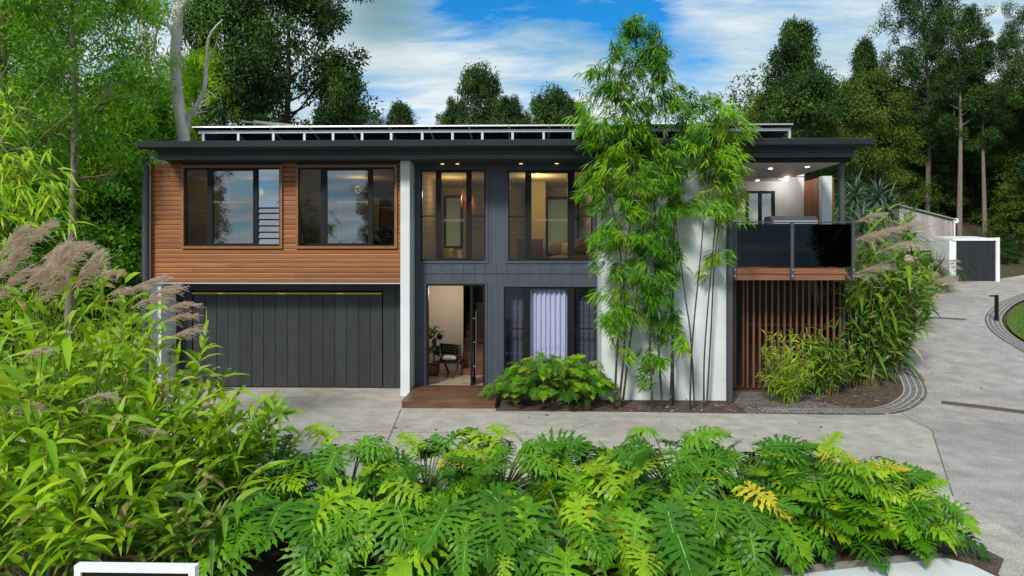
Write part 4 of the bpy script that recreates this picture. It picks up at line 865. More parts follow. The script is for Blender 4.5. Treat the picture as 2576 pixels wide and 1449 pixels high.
# ---- black bamboo in front of the render wall
env = [(45, 1560, 1600), (90, 1530, 1690), (160, 1500, 1660), (200, 1465, 1680), (250, 1450, 1790), (290, 1440, 1880), (330, 1455, 1905), (400, 1480, 1850), (470, 1440, 1880), (540, 1460, 1890), (600, 1480, 1860), (660, 1490, 1840), (720, 1480, 1790), (790, 1510, 1760), (860, 1540, 1750), (930, 1590, 1740), (980, 1600, 1700)]
ey = [e[0] for e in env]
YBm = 15.25
def px3(px, py, Y): x, z = P(px, py, Y); return np.array((x, Y, z))
clumps = [('leftmost clump of black bamboo, leafy against the edge of the recess windows', [[(1545, 1012), (1560, 760), (1588, 500), (1570, 330)], [(1557, 1018), (1572, 800), (1548, 560), (1490, 340)], [(1565, 1020), (1582, 880), (1618, 600), (1640, 380)]]),
 ('tallest centre clump of black bamboo rising above the solar panels', [[(1640, 1010), (1634, 860), (1628, 700), (1600, 450), (1540, 170)], [(1665, 1016), (1656, 880), (1650, 760), (1640, 400), (1600, 120), (1575, 55)], [(1686, 1014), (1690, 860), (1685, 700), (1680, 400), (1662, 150), (1668, 75)], [(1693, 1012), (1692, 800), (1697, 550), (1720, 320), (1775, 240)]]),
 ('right clump of thin black bamboo canes with leaves hanging over the balcony', [[(1735, 1012), (1741, 860), (1762, 640), (1785, 400), (1825, 300)], [(1746, 1014), (1736, 840), (1722, 740), (1700, 560), (1690, 420)], [(1770, 1024), (1772, 880), (1792, 640), (1815, 430), (1870, 265)], [(1777, 1022), (1787, 850), (1803, 600), (1850, 450), (1885, 420)]])]
def sprig(B, D, N, LL, RR, p, d, r, n, L, q):
    for k in range(n):
        a = r.uniform(-1.3, 1.3); ax = np.array((d[0], d[1], 0)); s = np.array((-d[1], d[0], 0)); dd = unit(ax * math.cos(a) + s * math.sin(a) + np.array((0, -.1, r.uniform(-.95, .35)))); B.append(p + r.normal(0, .035, 3)); D.append(dd); N.append(unit(np.array((0, -.5, 1.)) + r.normal(0, .4, 3))); LL.append(L * r.uniform(.6, 1.2)); RR.append(min(1, max(0, q + r.normal(0, .17))))
allc = []
for ci, (lb, cul) in enumerate(clumps):
    b = px3(cul[0][0][0], cul[0][0][1], YBm); t = thing('black_bamboo', lb, 'bamboo', (b[0], b[1], 0), 'black bamboo clumps in the bed before the white wall'); allc.append((t, [], [], [], [], [], MB()))
    for k, cu in enumerate(cul):
        Y0 = YBm + (k - 1) * .16; P_ = np.array(smooth([px3(a, c_, Y0 + .12 * j * (1 if k % 2 else -1) * .6) for j, (a, c_) in enumerate(cu)], 6)); P_[0][2] = -.03
        n = len(P_); rad = np.linspace(.030 if ci != 2 else .022, .006, n); m = MB(); m.tube(P_, rad, 7); L_ = 0
        for i in range(1, n - 2, 2): 
            tn = unit(P_[i + 1] - P_[i - 1]); m.tube([P_[i] - tn * .012, P_[i] + tn * .012], rad[i] * 1.25, 7, 1)
        m.build('culm', [M['culm'], M['cane']], t)
        allc[ci][6].culms = getattr(allc[ci][6], 'culms', []) + [P_]
r = np.random.default_rng(77); cp = [(ci, p) for ci, a in enumerate(allc) for P_ in a[6].culms for p in P_]; cpa = np.array([p for _, p in cp]); cid = np.array([c_ for c_, _ in cp])
ns = 0
while ns < 400:
    py = r.uniform(45, 960); xl, xr_ = np.interp(py, ey, [e[1] for e in env]), np.interp(py, ey, [e[2] for e in env]); px = r.uniform(xl, xr_)
    dens = np.interp(py, [45, 130, 240, 300, 540, 620, 720, 830, 960], [.4, .5, .8, 1, .95, .75, .6, .32, .08])
    if px > 1710 and py > 540: dens *= .22
    if py > 600 and px < 1500: dens *= .6
    if r.random() > dens: continue
    hw = min(.9, (xr_ - xl) / F * 15 * .35); Y = min(YBm + r.normal(0, .4) * hw * 1.2, 15.8 if py > 372 else 16.3); p = px3(px, py, Y)
    dd = cpa - (p - (0, 0, .3)); j = np.argmin((dd ** 2).sum(1) + np.where(cpa[:, 2] > p[2] + .1, 3, 0)); q = cpa[j]; ci = cid[j]; A = allc[ci]
    d = p - q; d[2] = 0; d = unit(d + r.normal(0, .15, 3)); m = q + (p - q) * .55 + (0, 0, .28); bz = bez(q, m, p, 8); A[6].tube(bz, np.linspace(.005, .0015, 8), 3, 0); hue = r.uniform(.3, .75) if ci != 1 else r.uniform(.05, .5)  # centre clump: backlit darkness put into the leaf colour
    for k in range(r.integers(6, 12)):
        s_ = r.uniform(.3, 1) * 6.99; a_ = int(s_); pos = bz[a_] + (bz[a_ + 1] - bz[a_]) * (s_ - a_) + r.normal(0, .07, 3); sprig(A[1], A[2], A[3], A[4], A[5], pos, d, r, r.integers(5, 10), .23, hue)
    ns += 1
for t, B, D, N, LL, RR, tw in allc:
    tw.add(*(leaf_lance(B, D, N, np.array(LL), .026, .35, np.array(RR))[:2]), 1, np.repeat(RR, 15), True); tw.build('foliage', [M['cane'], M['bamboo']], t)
# bamboo reaching in from the left edge
t = thing('bamboo', 'bright green bamboo drooping into view at the left edge above the plumes', 'bamboo', (-9.3, 10.2, 0)); r = np.random.default_rng(5); sm = MB(); B, D, N, LL, RR = [], [], [], [], []
for k in range(4): sm.tube(bez((-9.3 + .2 * k, 10.2 + .25 * k, 0), (-9.3 + .1 * k, 10.1, 4.2), (-8.0 + .3 * k, 9.8 + .2 * k, 6.8 - .4 * k), 10), np.linspace(.035, .008, 10), 6)
for (a, b, n) in ((20, 300, 6), (30, 250, 5), (15, 350, 5), (60, 440, 10), (110, 470, 10), (140, 490, 9), (150, 540, 7), (95, 540, 10), (60, 500, 9), (110, 590, 7), (20, 480, 8), (10, 420, 7), (130, 430, 5), (30, 560, 7), (-20, 380, 8), (-30, 480, 10), (165, 505, 5), (20, 640, 6)):
    Y = 9.8 + r.normal(0, .3); e = px3(a, b, Y); s = np.array((-8.6, 10.1, min(5.6, e[2] + .5))); q = bez(s, (s + e) / 2 + (0, 0, .4), e, 8); sm.tube(q, np.linspace(.008, .002, 8), 4)
    for i in range(n): p = q[7] + (q[4] - q[7]) * r.random() * .8 + r.normal(0, .1, 3); sprig(B, D, N, LL, RR, p, unit(np.array((1., -.3, 0))), r, 6, .27, r.uniform(.65, .95))
sm.build('culm', M['cane'], t); MB().add(*leaf_lance(B, D, N, np.array(LL), .036, .4, np.array(RR))).build('foliage', M['bamboo'], t)
# ---- strap leaved screw pines, fountain grasses
def strap(c, h, heads, label, seed, L=1.25, W=.07, n=46):
    r = np.random.default_rng(seed); t = thing('screw_pine', label, 'plant', c, 'screw pines beside the balcony'); sm, fm = MB(), MB(); B, D, N = [], [], []
    for k in range(heads):
        a = GOLD * k; e = np.array(c) + (math.cos(a) * .55 * (heads > 1), math.sin(a) * .4, h * r.uniform(.75, 1)); sm.tube(bez(c, np.array(c) + (0, 0, h * .5), e, 6), np.linspace(.12, .07, 6), 7)
        for i in range(n): az = GOLD * i; el = 1.35 - 1.9 * i / n; B.append(e + (0, 0, .15 * (1 - i / n))); D.append((math.cos(az) * math.cos(el), math.sin(az) * math.cos(el), math.sin(el))); N.append((0, -.2, 1))
    fm.add(*leaf_lance(B, D, N, L * r.uniform(.75, 1.15, len(B)), W, r.uniform(.2, .75, len(B)), r.random(len(B)), ((0, .8), (.25, 1), (.5, .85), (.75, .55), (1, .04)))); sm.build('trunk', M['bark_grey'], t); fm.build('foliage', M['strap'], t)
for i, (px, py, Y, hd, lb) in enumerate(((2120, 520, 20.5, 2, 'tall screw pine with blue green strap leaves right behind the balcony post'), (2190, 480, 23, 3, 'biggest screw pine head standing clear behind the plume grass'), (2235, 575, 22.5, 2, 'low screw pine rosette in front of the grey board shed'))):
    x, z = P(px, py, Y); z0 = g(x, Y); strap((x, Y, z0), z - z0, hd, lb, 60 + i)
def fountain(c, h, n, label, seed, mat='grassb', plumes=0, name='fountain_grass', L=1.0):
    r = np.random.default_rng(seed); t = thing(name, label, 'grass', c, 'fountain grasses up the hillside bed'); az = r.uniform(0, 6.28, n); el = r.uniform(.6, 1.5, n); B = np.array(c) + np.stack([np.cos(az), np.sin(az), np.zeros(n)], 1) * r.uniform(0, .25, (n, 1)); D = np.stack([np.cos(az) * np.cos(el), np.sin(az) * np.cos(el), np.sin(el)], 1)
    MB().add(*leaf_lance(B, D, np.tile((0, -.2, 1.), (n, 1)), h * L * r.uniform(.7, 1.25, n), .028, r.uniform(.3, .9, n), r.random(n))).build('foliage', M[mat], t)
    if plumes:
        pm = MB()
        for i in range(plumes):
            a = r.uniform(0, 6.28); q = np.array(c) + (math.cos(a) * .5 * h, math.sin(a) * .5 * h, h * r.uniform(.75, 1.1)); pm.tube(bez(c, np.array(c) + (0, 0, h * .7), q, 5), .005, 4); plume(pm, q, (math.cos(a) + .4, math.sin(a) - .2, .3), .55, r, 40)
        pm.build('plume', M['plume'], t)
for i, (px, py, Y, h, n, mt, plm, lb) in enumerate(((2165, 660, 20, 2.0, 300, 'grassb', 16, 'plume grass beside the balcony rail, thick with beige heads'), (2215, 650, 22, 1.9, 300, 'grassb', 14, 'plume grass in front of the low screw pine'), (2265, 665, 24, 1.6, 320, 'grassb', 12, 'plume grass between the low screw pine and the round green tussock'), (2345, 690, 30, 1.3, 420, 'grassb', 9, 'drooping tan fountain grass nearest the ribbed screen'), (2300, 690, 27, 1.25, 380, 'grassb', 9, 'tan fountain grass left of the drooping one by the screen'), (2350, 650, 33, 2.3, 700, 'olive', 0, 'dark green grass tussock below the shed'), (2380, 650, 33.4, 2.2, 700, 'olive', 0, 'dark green grass tussock against the white screen wall'), (2290, 640, 31, 2.2, 600, 'olive', 3, 'dark green grass tussock behind the tan fountain grass'))):
    d = ray(px, py); t_ = Y / d[1]; x = d[0] * t_; fountain((x, Y, g(x, Y) - .05), h, n, lb, 200 + i, mt, plm)
# lawn blades
r = np.random.default_rng(9); n = 14000; lo = np.array([p[:2] for p in lawn]); bx = r.uniform(lo.min(0), lo.max(0), (n * 2, 2)); 
def inpoly(q, poly):
    c = np.zeros(len(q), bool)
    for i in range(len(poly)):
        a, b = poly[i], poly[i - 1]; k = ((a[1] > q[:, 1]) != (b[1] > q[:, 1])) & (q[:, 0] < (b[0] - a[0]) * (q[:, 1] - a[1]) / (b[1] - a[1] + 1e-9) + a[0]); c ^= k
    return c
bx = bx[inpoly(bx, lo)]; B = np.array([(x, y, g(x, y)) for x, y in bx]); D = r.normal(0, .5, (len(B), 3)); D[:, 2] = 1; N = r.normal(0, 1, (len(B), 3))
tag(MB().add(*leaf_quads(B, D, N, r.uniform(.05, .1, len(B)), .03, r.random(len(B)))).build('lawn_grass', M['lawn']), kind='stuff')
# fallen leaves on the beds
n = 900; q = r.uniform((-.2, 14.6), (9.2, 16.9), (n, 2)); q = np.concatenate([q[inpoly(q, np.array([p[:2] for p in bed_edge[:60]] + [(bed_edge[0][0], 17.2)]))], r.uniform((-3, 8.8), (6, 14.4), (70, 2)), r.uniform((9.5, 10), (15, 20), (50, 2))]); B = np.array([(x, y, g(x, y) + .01) for x, y in q]); D = r.normal(0, 1, (len(B), 3)); D[:, 2] *= .15; N = r.normal(0, .3, (len(B), 3)) + (0, 0, 1)
lit = leafm('dry fallen leaf', [(0, (.09, .05, .025)), (.7, (.22, .13, .07)), (1, (.45, .36, .26))], .1, .8, .1)
tag(MB().add(*leaf_quads(B, D, N, r.uniform(.05, .16, len(B)), .035, r.random(len(B)))).build('leaf_litter', lit), kind='stuff')
# ================================================================ TREES
def tree_mesh(seed, Ht, r0, cb, Rr, nl, sub, per, Lf, Wf, cl, prof, up=(10, 65), droop=.3, wob=.25, flat=.65, top=.95):
    r = np.random.default_rng(seed); k = 11; zz = np.linspace(0, Ht * top, k); ph = r.uniform(0, 6.28, 2)
    tr = np.stack([wob * np.sin(zz / Ht * 4 + ph[0]) * zz / Ht, wob * np.cos(zz / Ht * 3.3 + ph[1]) * zz / Ht, zz], 1); tm = MB(); tm.tube(tr, r0 * (1 - .86 * (zz / zz[-1]) ** 1.1), 9)
    ctr, rad, rr_ = [], [], []
    for i in range(nl):
        u = (i + r.random()) / nl; t = cb + (1 - cb) * u; f = t * (k - 1) / top * .98; f = min(f, k - 1.01); a = int(f); s = tr[a] + (tr[a + 1] - tr[a]) * (f - a)
        az = GOLD * i + r.normal(0, .4); L = Rr * prof(u) * r.uniform(.65, 1.15); el = R(up[0] + (up[1] - up[0]) * u + r.normal(0, 8)); d = np.array((math.cos(az) * math.cos(el), math.sin(az) * math.cos(el), math.sin(el)))
        e = s + d * L; m = s + d * L * .5 + (0, 0, -.12 * L); q = bez(s, m, e, 7); lr = r0 * (1 - .8 * t) * .42; tm.tube(q, np.linspace(lr, lr * .25, 7), 5); ctr.append(e); rad.append(1)
        for j in range(sub):
            w = r.uniform(.35, 1.0); p = q[int(w * 6)]; dd = unit(d + r.normal(0, .75, 3)); l2 = L * r.uniform(.18, .42) + .2; e2 = p + dd * l2 + (0, 0, .08 * l2); tm.tube(bez(p, (p + e2) / 2 + (0, 0, .1 * l2), e2, 4), np.linspace(lr * .35, lr * .12, 4), 4); ctr.append(e2); rad.append(r.uniform(.6, 1.1))
    ctr = np.array(ctr); rad = np.array(rad); n = len(ctr); hue = r.random(n); idx = np.repeat(np.arange(n), per); g3_ = r.normal(0, 1, (len(idx), 3)); g3_ = unit(g3_) * (r.random((len(idx), 1)) ** .45)
    B = ctr[idx] + g3_ * cl * rad[idx][:, None] * (1, 1, flat); D = g3_ * .8 + r.normal(0, .6, (len(idx), 3)); D[:, 2] -= droop; N = g3_ * .6 + r.normal(0, .5, (len(idx), 3)) + (0, 0, .5)
    rnd = np.clip(.6 * hue[idx] + .4 * r.random(len(idx)), 0, 1); cm = MB(); cm.add(*leaf_quads(B, D, N, Lf * r.uniform(.6, 1.25, len(idx)), Wf, rnd)); return tm, cm
rnd_ = lambda u: math.sqrt(max(.05, 1 - (2 * u - .85) ** 2 / 1.4)); cone = lambda u: .25 + .9 * (1 - u); vase = lambda u: .45 + .6 * u * (1.25 - u) * 2
KINDS = {}
def kind(nm, bark, leaf, *a, **k): KINDS[nm] = dict(bark=bark, leaf=leaf, a=a, k=k, made=[])
#            seed, H, r0, cb, R, nl, sub, per, Lf, Wf, cl
kind('feathery', 'bark_dark', 'bright', 1, 12, .16, .14, 3.3, 34, 7, 110, .17, .05, .62, rnd_, up=(5, 60), droop=.5)
kind('feathery2', 'bark_dark', 'bright', 2, 11, .15, .10, 3.0, 34, 7, 110, .16, .05, .6, rnd_, up=(0, 60), droop=.5)
kind('bush', 'bark_dark', 'mid', 3, 5, .09, .06, 2.1, 26, 6, 90, .17, .065, .5, rnd_, up=(0, 70), droop=.35)
kind('slender', 'bark_grey', 'mid', 4, 13, .13, .45, 2.3, 24, 6, 100, .17, .055, .6, rnd_, up=(15, 60))
kind('gum', 'bark_dark', 'dark', 5, 16, .26, .12, 3.6, 46, 8, 150, .22, .085, .66, rnd_, up=(5, 60), flat=.8)
kind('roundgum', 'bark_grey', 'dark', 6, 12, .2, .10, 2.8, 44, 8, 150, .22, .085, .72, rnd_, up=(10, 70), flat=.85)
kind('tallgum', 'bark_grey', 'dark', 7, 22, .3, .30, 4.8, 42, 7, 150, .25, .09, .85, vase, up=(5, 55), flat=.7, wob=.5)
kind('scrub', 'bark_grey', 'olive', 8, 9, .12, .10, 2.5, 36, 7, 120, .2, .07, .62, rnd_, up=(15, 65), droop=.45)
kind('pole', 'bark_grey', 'dark', 9, 20, .34, .52, 3.6, 26, 7, 150, .26, .09, .8, vase, up=(10, 55), wob=.3)
def place(nm, kd, x, y, h, rz, label, cat='tree', wide=1.0, z=None, group=None, name=None, leaf=None):
    K = KINDS[kd]; s = h / K['a'][1]; z = g(x, y) - .1 if z is None else z
    key = leaf or K['leaf']; src = next((o for lf, o in K['made'] if lf == key), None)
    if src is None:
        o = thing(nm, label, cat, (0, 0, 0), group); tm, cm = tree_mesh(*K['a'], **K['k']); tm.build('trunk', M[K['bark']], o); cm.build('crown', M[key], o); K['made'].append((key, o))
    else: o = copy_tree(src); o.name = nm; o['label'] = label; o['category'] = cat; o['group'] = group or ''
    if not group and 'group' in o: del o['group']
    o.location = (x, y, z); o.rotation_euler.z = rz; o.scale = (s * wide, s * wide, s); return o
def place_px(nm, kd, px, Y, ytop, rz, label, wide=1.0, group=None, leaf=None):
    d = ray(px, ytop); x = d[0] * Y / d[1]; z0 = g(x, Y) - .1; return place(nm, kd, x, Y, H + d[2] * Y / d[1] - z0, rz, label, wide=wide, group=group, leaf=leaf)
LG = 'feathery trees of the wood left of the house'
for i, a in enumerate((
 ('feathery', 20, 17, -330, .82, 'bright feathery tree at the left edge, filling the upper left corner'),
 ('feathery2', 195, 20, -180, .72, 'bright feathery tree in front of the thin brown trunk left of the house'),
 ('feathery', -120, 19, -200, .9, 'bright feathery tree cut off by the left edge above the plumes'),
 ('feathery2', 300, 27, 215, .8, 'lighter feathery tree just left of the pale dead gum'),
 ('feathery2', 490, 29, 170, .75, 'feathery tree behind the pale gum trunk at the roof corner'),
)): place_px('feathery_tree', a[0], a[1], a[2], a[3], 1.3 * i, a[5], a[4], LG)
for i, a in enumerate(((290, 20, 420, 'dark dense shrub tree close to the left downpipe of the house'), (215, 19, 480, 'dense green bush behind the beige plumes'), (330, 24, 330, 'dense bush filling the gap below the pale gum'), (120, 22, 400, 'shadowed bush behind the drooping left bamboo'), (20, 18, 470, 'low dark bush at the left edge behind the tallest tiger grass'), (330, 18.6, 600, 'low bush at the foot of the left downpipe'), (250, 17.5, 640, 'low bush at the foot of the thin brown trunk'))):
    place_px('bush', 'bush', a[0], a[1], a[2], 2.1 * i, a[3], 1.15, 'dense bushes under the left wood')
place_px('slender_tree', 'slender', 172, 15.5, -220, .6, 'slender tree with a straight bare brown trunk left of the house', 1.0)
place_px('slender_tree', 'slender', 400, 36, 230, 2.0, 'slender tree seen between the forks of the pale gum', 1.2)
place_px('dark_gum', 'gum', 715, 30, -110, .4, 'big dark gum tree rising behind the left half of the roof', .98)
place_px('dark_gum', 'gum', 570, 33, -40, 2.6, 'dark gum tree just right of the pale gum, thinner than its neighbour', .8)
place_px('dark_gum', 'roundgum', 860, 29, 225, 1.2, 'low dark tree at the right foot of the big dark gum', .7)
for i, (px, Y, yt, w, lb) in enumerate(((1000, 55, 288, .8, 'tiny dark tree top peeping over the roof left of centre'), (1142, 50, 272, .6, 'small tree top left of the pointed one over the roof'), (1205, 46, 212, .62, 'pointed tree top over the middle of the roof'), (1285, 48, 268, .7, 'rounded tree top right of the pointed one over the roof'), (1385, 50, 268, .75, 'round tree top over the roof left of the bamboo'), (1440, 48, 275, .7, 'round tree top half hidden by the bamboo'), (905, 52, 285, .6, 'thin sapling top beside the dark gum'))):
    place_px('distant_tree', ('roundgum', 'gum', 'scrub', 'gum', 'scrub', 'gum', 'slender')[i], px, Y, yt, i * 1.7, lb, w, 'tree tops behind the roof', leaf='dark')
RG = 'gum trees on the right hillside'
place_px('hill_gum', 'roundgum', 2000, 40, 88, .5, 'full rounded dark gum right of the bamboo', .78, RG)
place_px('hill_gum', 'roundgum', 2180, 42, 132, 2.4, 'narrower dark gum between the rounded one and the tallest', .62, RG)
place_px('hill_gum', 'tallgum', 2330, 40, -80, 3.6, 'tallest spreading dark gum at upper right', .8, RG)
place_px('hill_gum', 'tallgum', 2570, 44, 60, 1.0, 'dark gum cut off by the right edge', .7, RG)
place_px('hill_gum', 'gum', 2700, 34, -40, 1.9, 'dark gum mostly outside the right edge', .7, RG)
for i, (px, Y, yt, lb) in enumerate(((2412, 36.5, 60, 'gum with a straight pale trunk rising beside the shed'), (2476, 37, 130, 'gum with a forked pale trunk right of the shed'), (2545, 39, 250, 'thin pale trunked gum near the right edge'))): place_px('pale_gum', 'pole', px, Y, yt, 1.1 + i * 2, lb, .75, 'pale trunked gums by the shed')
SG = 'olive scrub trees on the right hillside'
for i, (px, Y, yt, k, lb) in enumerate(((2030, 34, 235, 'scrub', 'olive scrub tree right behind the end solar panel'), (2110, 36, 255, 'scrub', 'olive scrub tree above the right end of the roof'), (2200, 40, 215, 'scrub', 'olive scrub tree below the narrower dark gum'), (2290, 50, 240, 'scrub', 'olive scrub tree above the boulder wall'), (2390, 44, 190, 'scrub', 'olive scrub tree right of the boulder wall'), (2470, 46, 240, 'scrub', 'olive scrub tree behind the forked pale trunk'), (2540, 42, 300, 'scrub', 'olive scrub tree near the right edge'), (2620, 38, 260, 'scrub', 'olive scrub tree cut by the right edge'), (2330, 42, 395, 'bush', 'dark shrub right below the boulder wall'), (2440, 42, 400, 'bush', 'dark shrub between the two pale trunks'), (2520, 41, 420, 'bush', 'dark shrub under the trees at right'), (2580, 36, 480, 'bush', 'dark green shrub at the right edge above the driveway'), (2530, 35, 600, 'bush', 'low green shrub right of the white portal'), (1940, 44, 262, 'scrub', 'olive scrub tree behind the bamboo top'), (2265, 42, 420, 'bush', 'dark shrub left of the shed roof'), (2385, 47, 330, 'bush', 'dark shrub over the end of the boulder wall'))):
    place_px('scrub_tree' if k == 'scrub' else 'hill_shrub', k, px, Y, yt, i * 1.37, lb, 1.0 if k == 'scrub' else 1.25, SG, leaf='olive' if i % 3 else 'dark')
# ---- the pale gum with a leaning trunk and bare forks
pg = thing('pale_gum', 'pale gum with a leaning bare trunk and dead forks behind the left roof corner', 'tree', (PX(470, 23), 23, 0)); tm = MB()
def limb(pts, r0, r1, Y=23, n=8): 
    q = np.array(smooth([px3(a, b, Y + (c[0] if (c := rest) else 0)) for a, b, *rest in pts], 5)); tm.tube(q, np.linspace(r0, r1, len(q)), n); return q
limb([(478, 640), (462, 350), (447, 250), (441, 150), (447, 60), (450, -10), (452, -90)], .23, .14)
limb([(462, 345), (480, 290), (512, 230), (520, 150), (527, 90), (560, 50)], .10, .03, n=6); limb([(478, 300), (500, 285), (522, 280)], .05, .015, n=5)
limb([(441, 100), (425, 65), (380, 48), (345, 40), (310, 10), (300, -20)], .10, .04, n=6); limb([(380, 48), (360, 20), (340, -20)], .05, .02, n=5); limb([(345, 40), (320, 60), (290, 70)], .035, .012, n=5)
limb([(450, 30), (480, -20), (500, -70)], .10, .06, n=6); limb([(520, 150), (540, 120), (545, 100)], .03, .01, n=4); limb([(441, 160), (420, 130), (430, 110)], .03, .01, n=4)
tm.build('trunk', M['bark_pale'], pg)
r = np.random.default_rng(31); B = np.concatenate([px3(a, b, 23) + r.normal(0, .45, (260, 3)) for a, b in ((330, 0), (460, -30), (520, -20), (430, 20), (300, 30), (380, 10), (545, 90))]); D = r.normal(0, 1, B.shape); D[:, 2] -= .5
MB().add(*leaf_quads(B, D, r.normal(0, 1, B.shape), r.uniform(.08, .18, len(B)), .045, r.random(len(B)))).build('crown', M['mid'], pg)
pg2 = thing('pale_gum', 'smaller pale twin stemmed gum left of the leaning one', 'tree', (PX(380, 27), 27, 0)); tm = MB()
limb([(385, 640), (372, 260), (366, 180), (362, 90), (345, 20), (330, -30)], .2, .08, 27); limb([(386, 300), (388, 190), (383, 120), (400, 60), (420, 10)], .13, .05, 27, 7); limb([(362, 90), (380, 50), (372, 10)], .06, .03, 27, 5); limb([(366, 170), (340, 130), (320, 115)], .05, .02, 27, 5)
tm.build('trunk', M['bark_pale'], pg2); B = np.concatenate([px3(a, b, 27) + r.normal(0, .5, (260, 3)) for a, b in ((330, -30), (372, 0), (420, 10), (320, 110))]); D = r.normal(0, 1, B.shape); D[:, 2] -= .5
MB().add(*leaf_quads(B, D, r.normal(0, 1, B.shape), r.uniform(.08, .18, len(B)), .045, r.random(len(B)))).build('crown', M['mid'], pg2)
# ---- far woodland that reads as one mass
def mass(name, spots, mat, seed, per=900, s=(2.2, 2.2, 2.6), Lf=.35):
    r = np.random.default_rng(seed); B, H_ = [], []
    for x, y, z in spots:
        v = unit(r.normal(0, 1, (per, 3))) * r.random((per, 1)) ** .4 * s + (x, y, z); B.append(v); H_.append(np.clip(r.random() * .6 + .4 * r.random(per), 0, 1))
    B = np.concatenate(B); D = r.normal(0, 1, B.shape); N = r.normal(0, .6, B.shape) + (0, -.3, .6); tag(MB().add(*leaf_quads(B, D, N, r.uniform(.6, 1.3, len(B)) * Lf, Lf * .4, np.concatenate(H_))).build(name, mat), kind='stuff')
r = np.random.default_rng(3); sp = [(x, 38 + r.uniform(-3, 5), r.uniform(.5, 4.5)) for x in np.arange(-46, -8, 1.6)]; mass('far_woodland', sp, M['mid'], 1)
sp = [];
for x in np.arange(14, 62, 1.5):
    for k in range(3): y = 52 + r.uniform(-4, 6); sp.append((x + r.uniform(-1, 1), y, g(x, y) + r.uniform(.3, 5.5 if k else 1)))
mass('far_woodland', sp, M['olive'], 2)
sp = [(x, y, g(x, y) + r.uniform(.1, .5)) for x, y in zip(r.uniform(16, 48, 90), r.uniform(35, 50, 90)) if not (15 < x < 26 and y < 41)]; mass('undergrowth', sp, M['olive'], 4, 420, (1.3, 1.3, .6), .25)
sp = [(x, y, r.uniform(.1, .9)) for x, y in zip(r.uniform(-26, -8.6, 80), r.uniform(14, 34, 80))]; mass('undergrowth', sp, M['mid'], 5, 420, (1.2, 1.2, .7), .2)
# ---- trees behind the viewpoint, standing across the street: the windows mirror them
for i, (x, y, h, k) in enumerate(((-25, -17, 11, 'gum'), (-18, -19, 7.5, 'roundgum'), (-12, -22, 10, 'gum'), (22, -16, 10, 'roundgum'), (4, -24, 6, 'roundgum'))):
    place('street_tree', k, x, y, h, i * 2.0, 'tree across the street, mirrored in the front windows', z=-.1, group='trees across the street')
# ================================================================ LIGHT, SKY, CAMERA
SUN_EL, SUN_AZ = R(37), R(203)                 # from behind the viewer's left shoulder
w = bpy.data.worlds.new('World'); bpy.context.scene.world = w; w.use_nodes = True; n = w.node_tree.nodes; l = w.node_tree.links; n.clear()
out = n.new('ShaderNodeOutputWorld'); bg = n.new('ShaderNodeBackground'); l.new(bg.outputs[0], out.inputs[0]); bg.inputs[1].default_value = .1
sky = n.new('ShaderNodeTexSky'); sky.sky_type = 'NISHITA'; sky.sun_disc = False; sky.sun_elevation = SUN_EL; sky.sun_rotation = SUN_AZ; sky.ozone_density = 2.0; sky.air_density = 1.0; sky.dust_density = .3
tc = n.new('ShaderNodeTexCoord'); sep = n.new('ShaderNodeSeparateXYZ'); l.new(tc.outputs['Generated'], sep.inputs[0])
def math_(op, a, b=None):
    x = n.new('ShaderNodeMath'); x.operation = op
    for i, v in enumerate((a, b)):
        if v is None: continue
        if hasattr(v, 'node'): l.new(v, x.inputs[i])
        else: x.inputs[i].default_value = v
    return x.outputs[0]
za = math_('ADD', math_('MAXIMUM', sep.outputs[2], 0), .16); cxy = n.new('ShaderNodeCombineXYZ'); l.new(math_('DIVIDE', sep.outputs[0], za), cxy.inputs[0]); l.new(math_('DIVIDE', sep.outputs[1], za), cxy.inputs[1])
def cl(scale, detail, off, stretch=(1, 1, 1), rough=.6, dist=0):
    mp = n.new('ShaderNodeMapping'); mp.inputs['Location'].default_value = off; mp.inputs['Scale'].default_value = stretch; mp.inputs['Rotation'].default_value = (0, 0, R(-28)); l.new(cxy.outputs[0], mp.inputs[0]); x = n.new('ShaderNodeTexNoise'); x.inputs['Scale'].default_value = scale; x.inputs['Detail'].default_value = detail; x.inputs['Roughness'].default_value = rough; x.inputs['Distortion'].default_value = dist; l.new(mp.outputs[0], x.inputs[0]); return x.outputs[0]
nz = math_('ADD', math_('MULTIPLY', cl(.8, 8, (3.1, 1.7, 0), (.75, 1.7, 1), .70, .7), .8), math_('MULTIPLY', cl(3.2, 6, (7, 2, 0), (.6, 1.7, 1), .72, .6), .55))
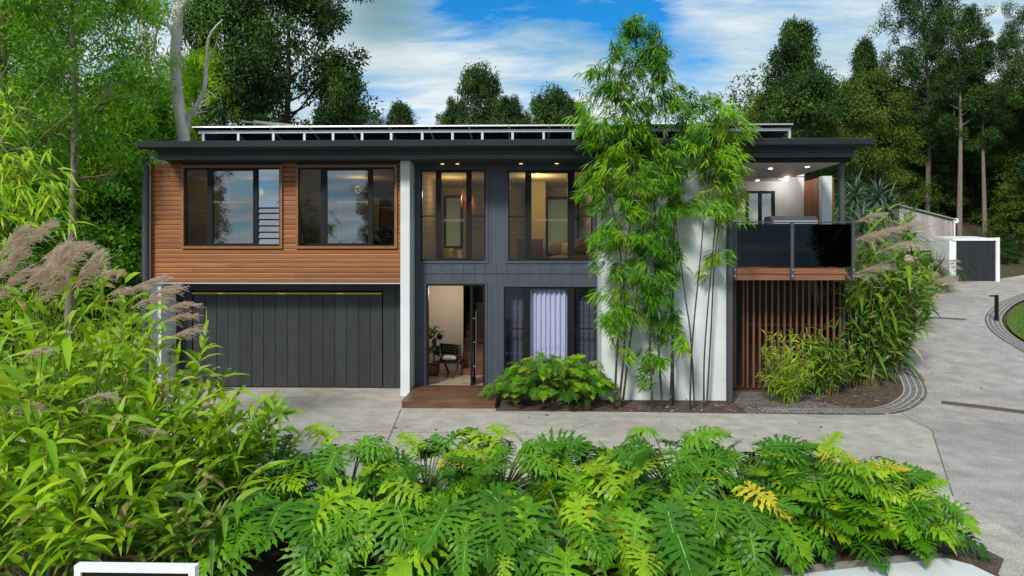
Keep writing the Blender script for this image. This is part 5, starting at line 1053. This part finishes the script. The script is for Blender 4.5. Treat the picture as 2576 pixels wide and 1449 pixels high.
# openings of clear sky: a broad one ahead and high, one to its right
vm = lambda v: None
def hole(px, py, wd, amt):
    d = Vector(ray(px, py)).normalized(); x = n.new('ShaderNodeVectorMath'); x.operation = 'DISTANCE'; nv = n.new('ShaderNodeVectorMath'); nv.operation = 'NORMALIZE'; l.new(tc.outputs['Generated'], nv.inputs[0]); l.new(nv.outputs[0], x.inputs[0]); x.inputs[1].default_value = d
    mr = n.new('ShaderNodeMapRange'); mr.interpolation_type = 'SMOOTHSTEP'; mr.inputs[1].default_value = wd; mr.inputs[2].default_value = 0; mr.inputs[3].default_value = 0; mr.inputs[4].default_value = amt; l.new(x.outputs['Value'], mr.inputs[0]); return mr.outputs[0]
op = None
for q in ((1250, -45, .12, .40), (1440, 5, .09, .34), (1600, 60, .085, .36), (1100, 50, .09, .2), (1010, 270, .07, .10), (1250, 285, .06, .08), (1350, 190, .08, .16), (900, 240, .07, .12), (1740, 170, .08, .2), (2000, 20, .08, .10)):
    h = hole(*q); op = h if op is None else math_('ADD', op, h)
dens = math_('SUBTRACT', math_('ADD', nz, .01), op); cm = n.new('ShaderNodeValToRGB'); e = cm.color_ramp.elements; e[0].position = .36; e[0].color = (0, 0, 0, 1); e[1].position = .68; e[1].color = (1, 1, 1, 1); l.new(dens, cm.inputs[0])
tint = mixc(n, l, 1, sky.outputs[0], (.10, .80, 1.25), 'MULTIPLY')
shade = ramp(n, l, cl(1.3, 5, (1, 5, 0), (.6, 1.4, 1)), [(.38, (2.9, 4.7, 5.6)), (.60, (7.2, 7.8, 8.0))])
dk = hole(960, -5, .12, .9); shade = mixc(n, l, dk, shade, (1.2, 2.6, 3.0))
l.new(mixc(n, l, cm.outputs[0], tint, shade), bg.inputs[0])
d = bpy.data.lights.new('sun', 'SUN'); d.energy = 3.2; d.angle = R(10); d.color = (1, .95, .86); o = bpy.data.objects.new('sun', d); C.objects.link(o)
sd = Vector((math.sin(SUN_AZ) * math.cos(SUN_EL), math.cos(SUN_AZ) * math.cos(SUN_EL), math.sin(SUN_EL))); o.rotation_euler = sd.to_track_quat('Z', 'Y').to_euler(); o.location = sd * 50
cam = bpy.data.cameras.new('camera'); cam.lens = F / 2575 * 36; cam.sensor_width = 36; cam.shift_y = -(724.5 - HY) / 2575; cam.clip_end = 600; cam.clip_start = .1
co = bpy.data.objects.new('camera', cam); C.objects.link(co); co.location = (0, 0, H); co.rotation_euler = (R(90), 0, PSI)
S = bpy.context.scene; S.camera = co; S.view_settings.view_transform = 'Standard'; S.view_settings.look = 'None'; S.view_settings.exposure = .27; S.view_settings.gamma = 1
S.cycles.max_bounces = 8; S.cycles.transparent_max_bounces = 24; S.cycles.use_denoising = True; S.cycles.sample_clamp_indirect = 4
S.render.film_transparent = False
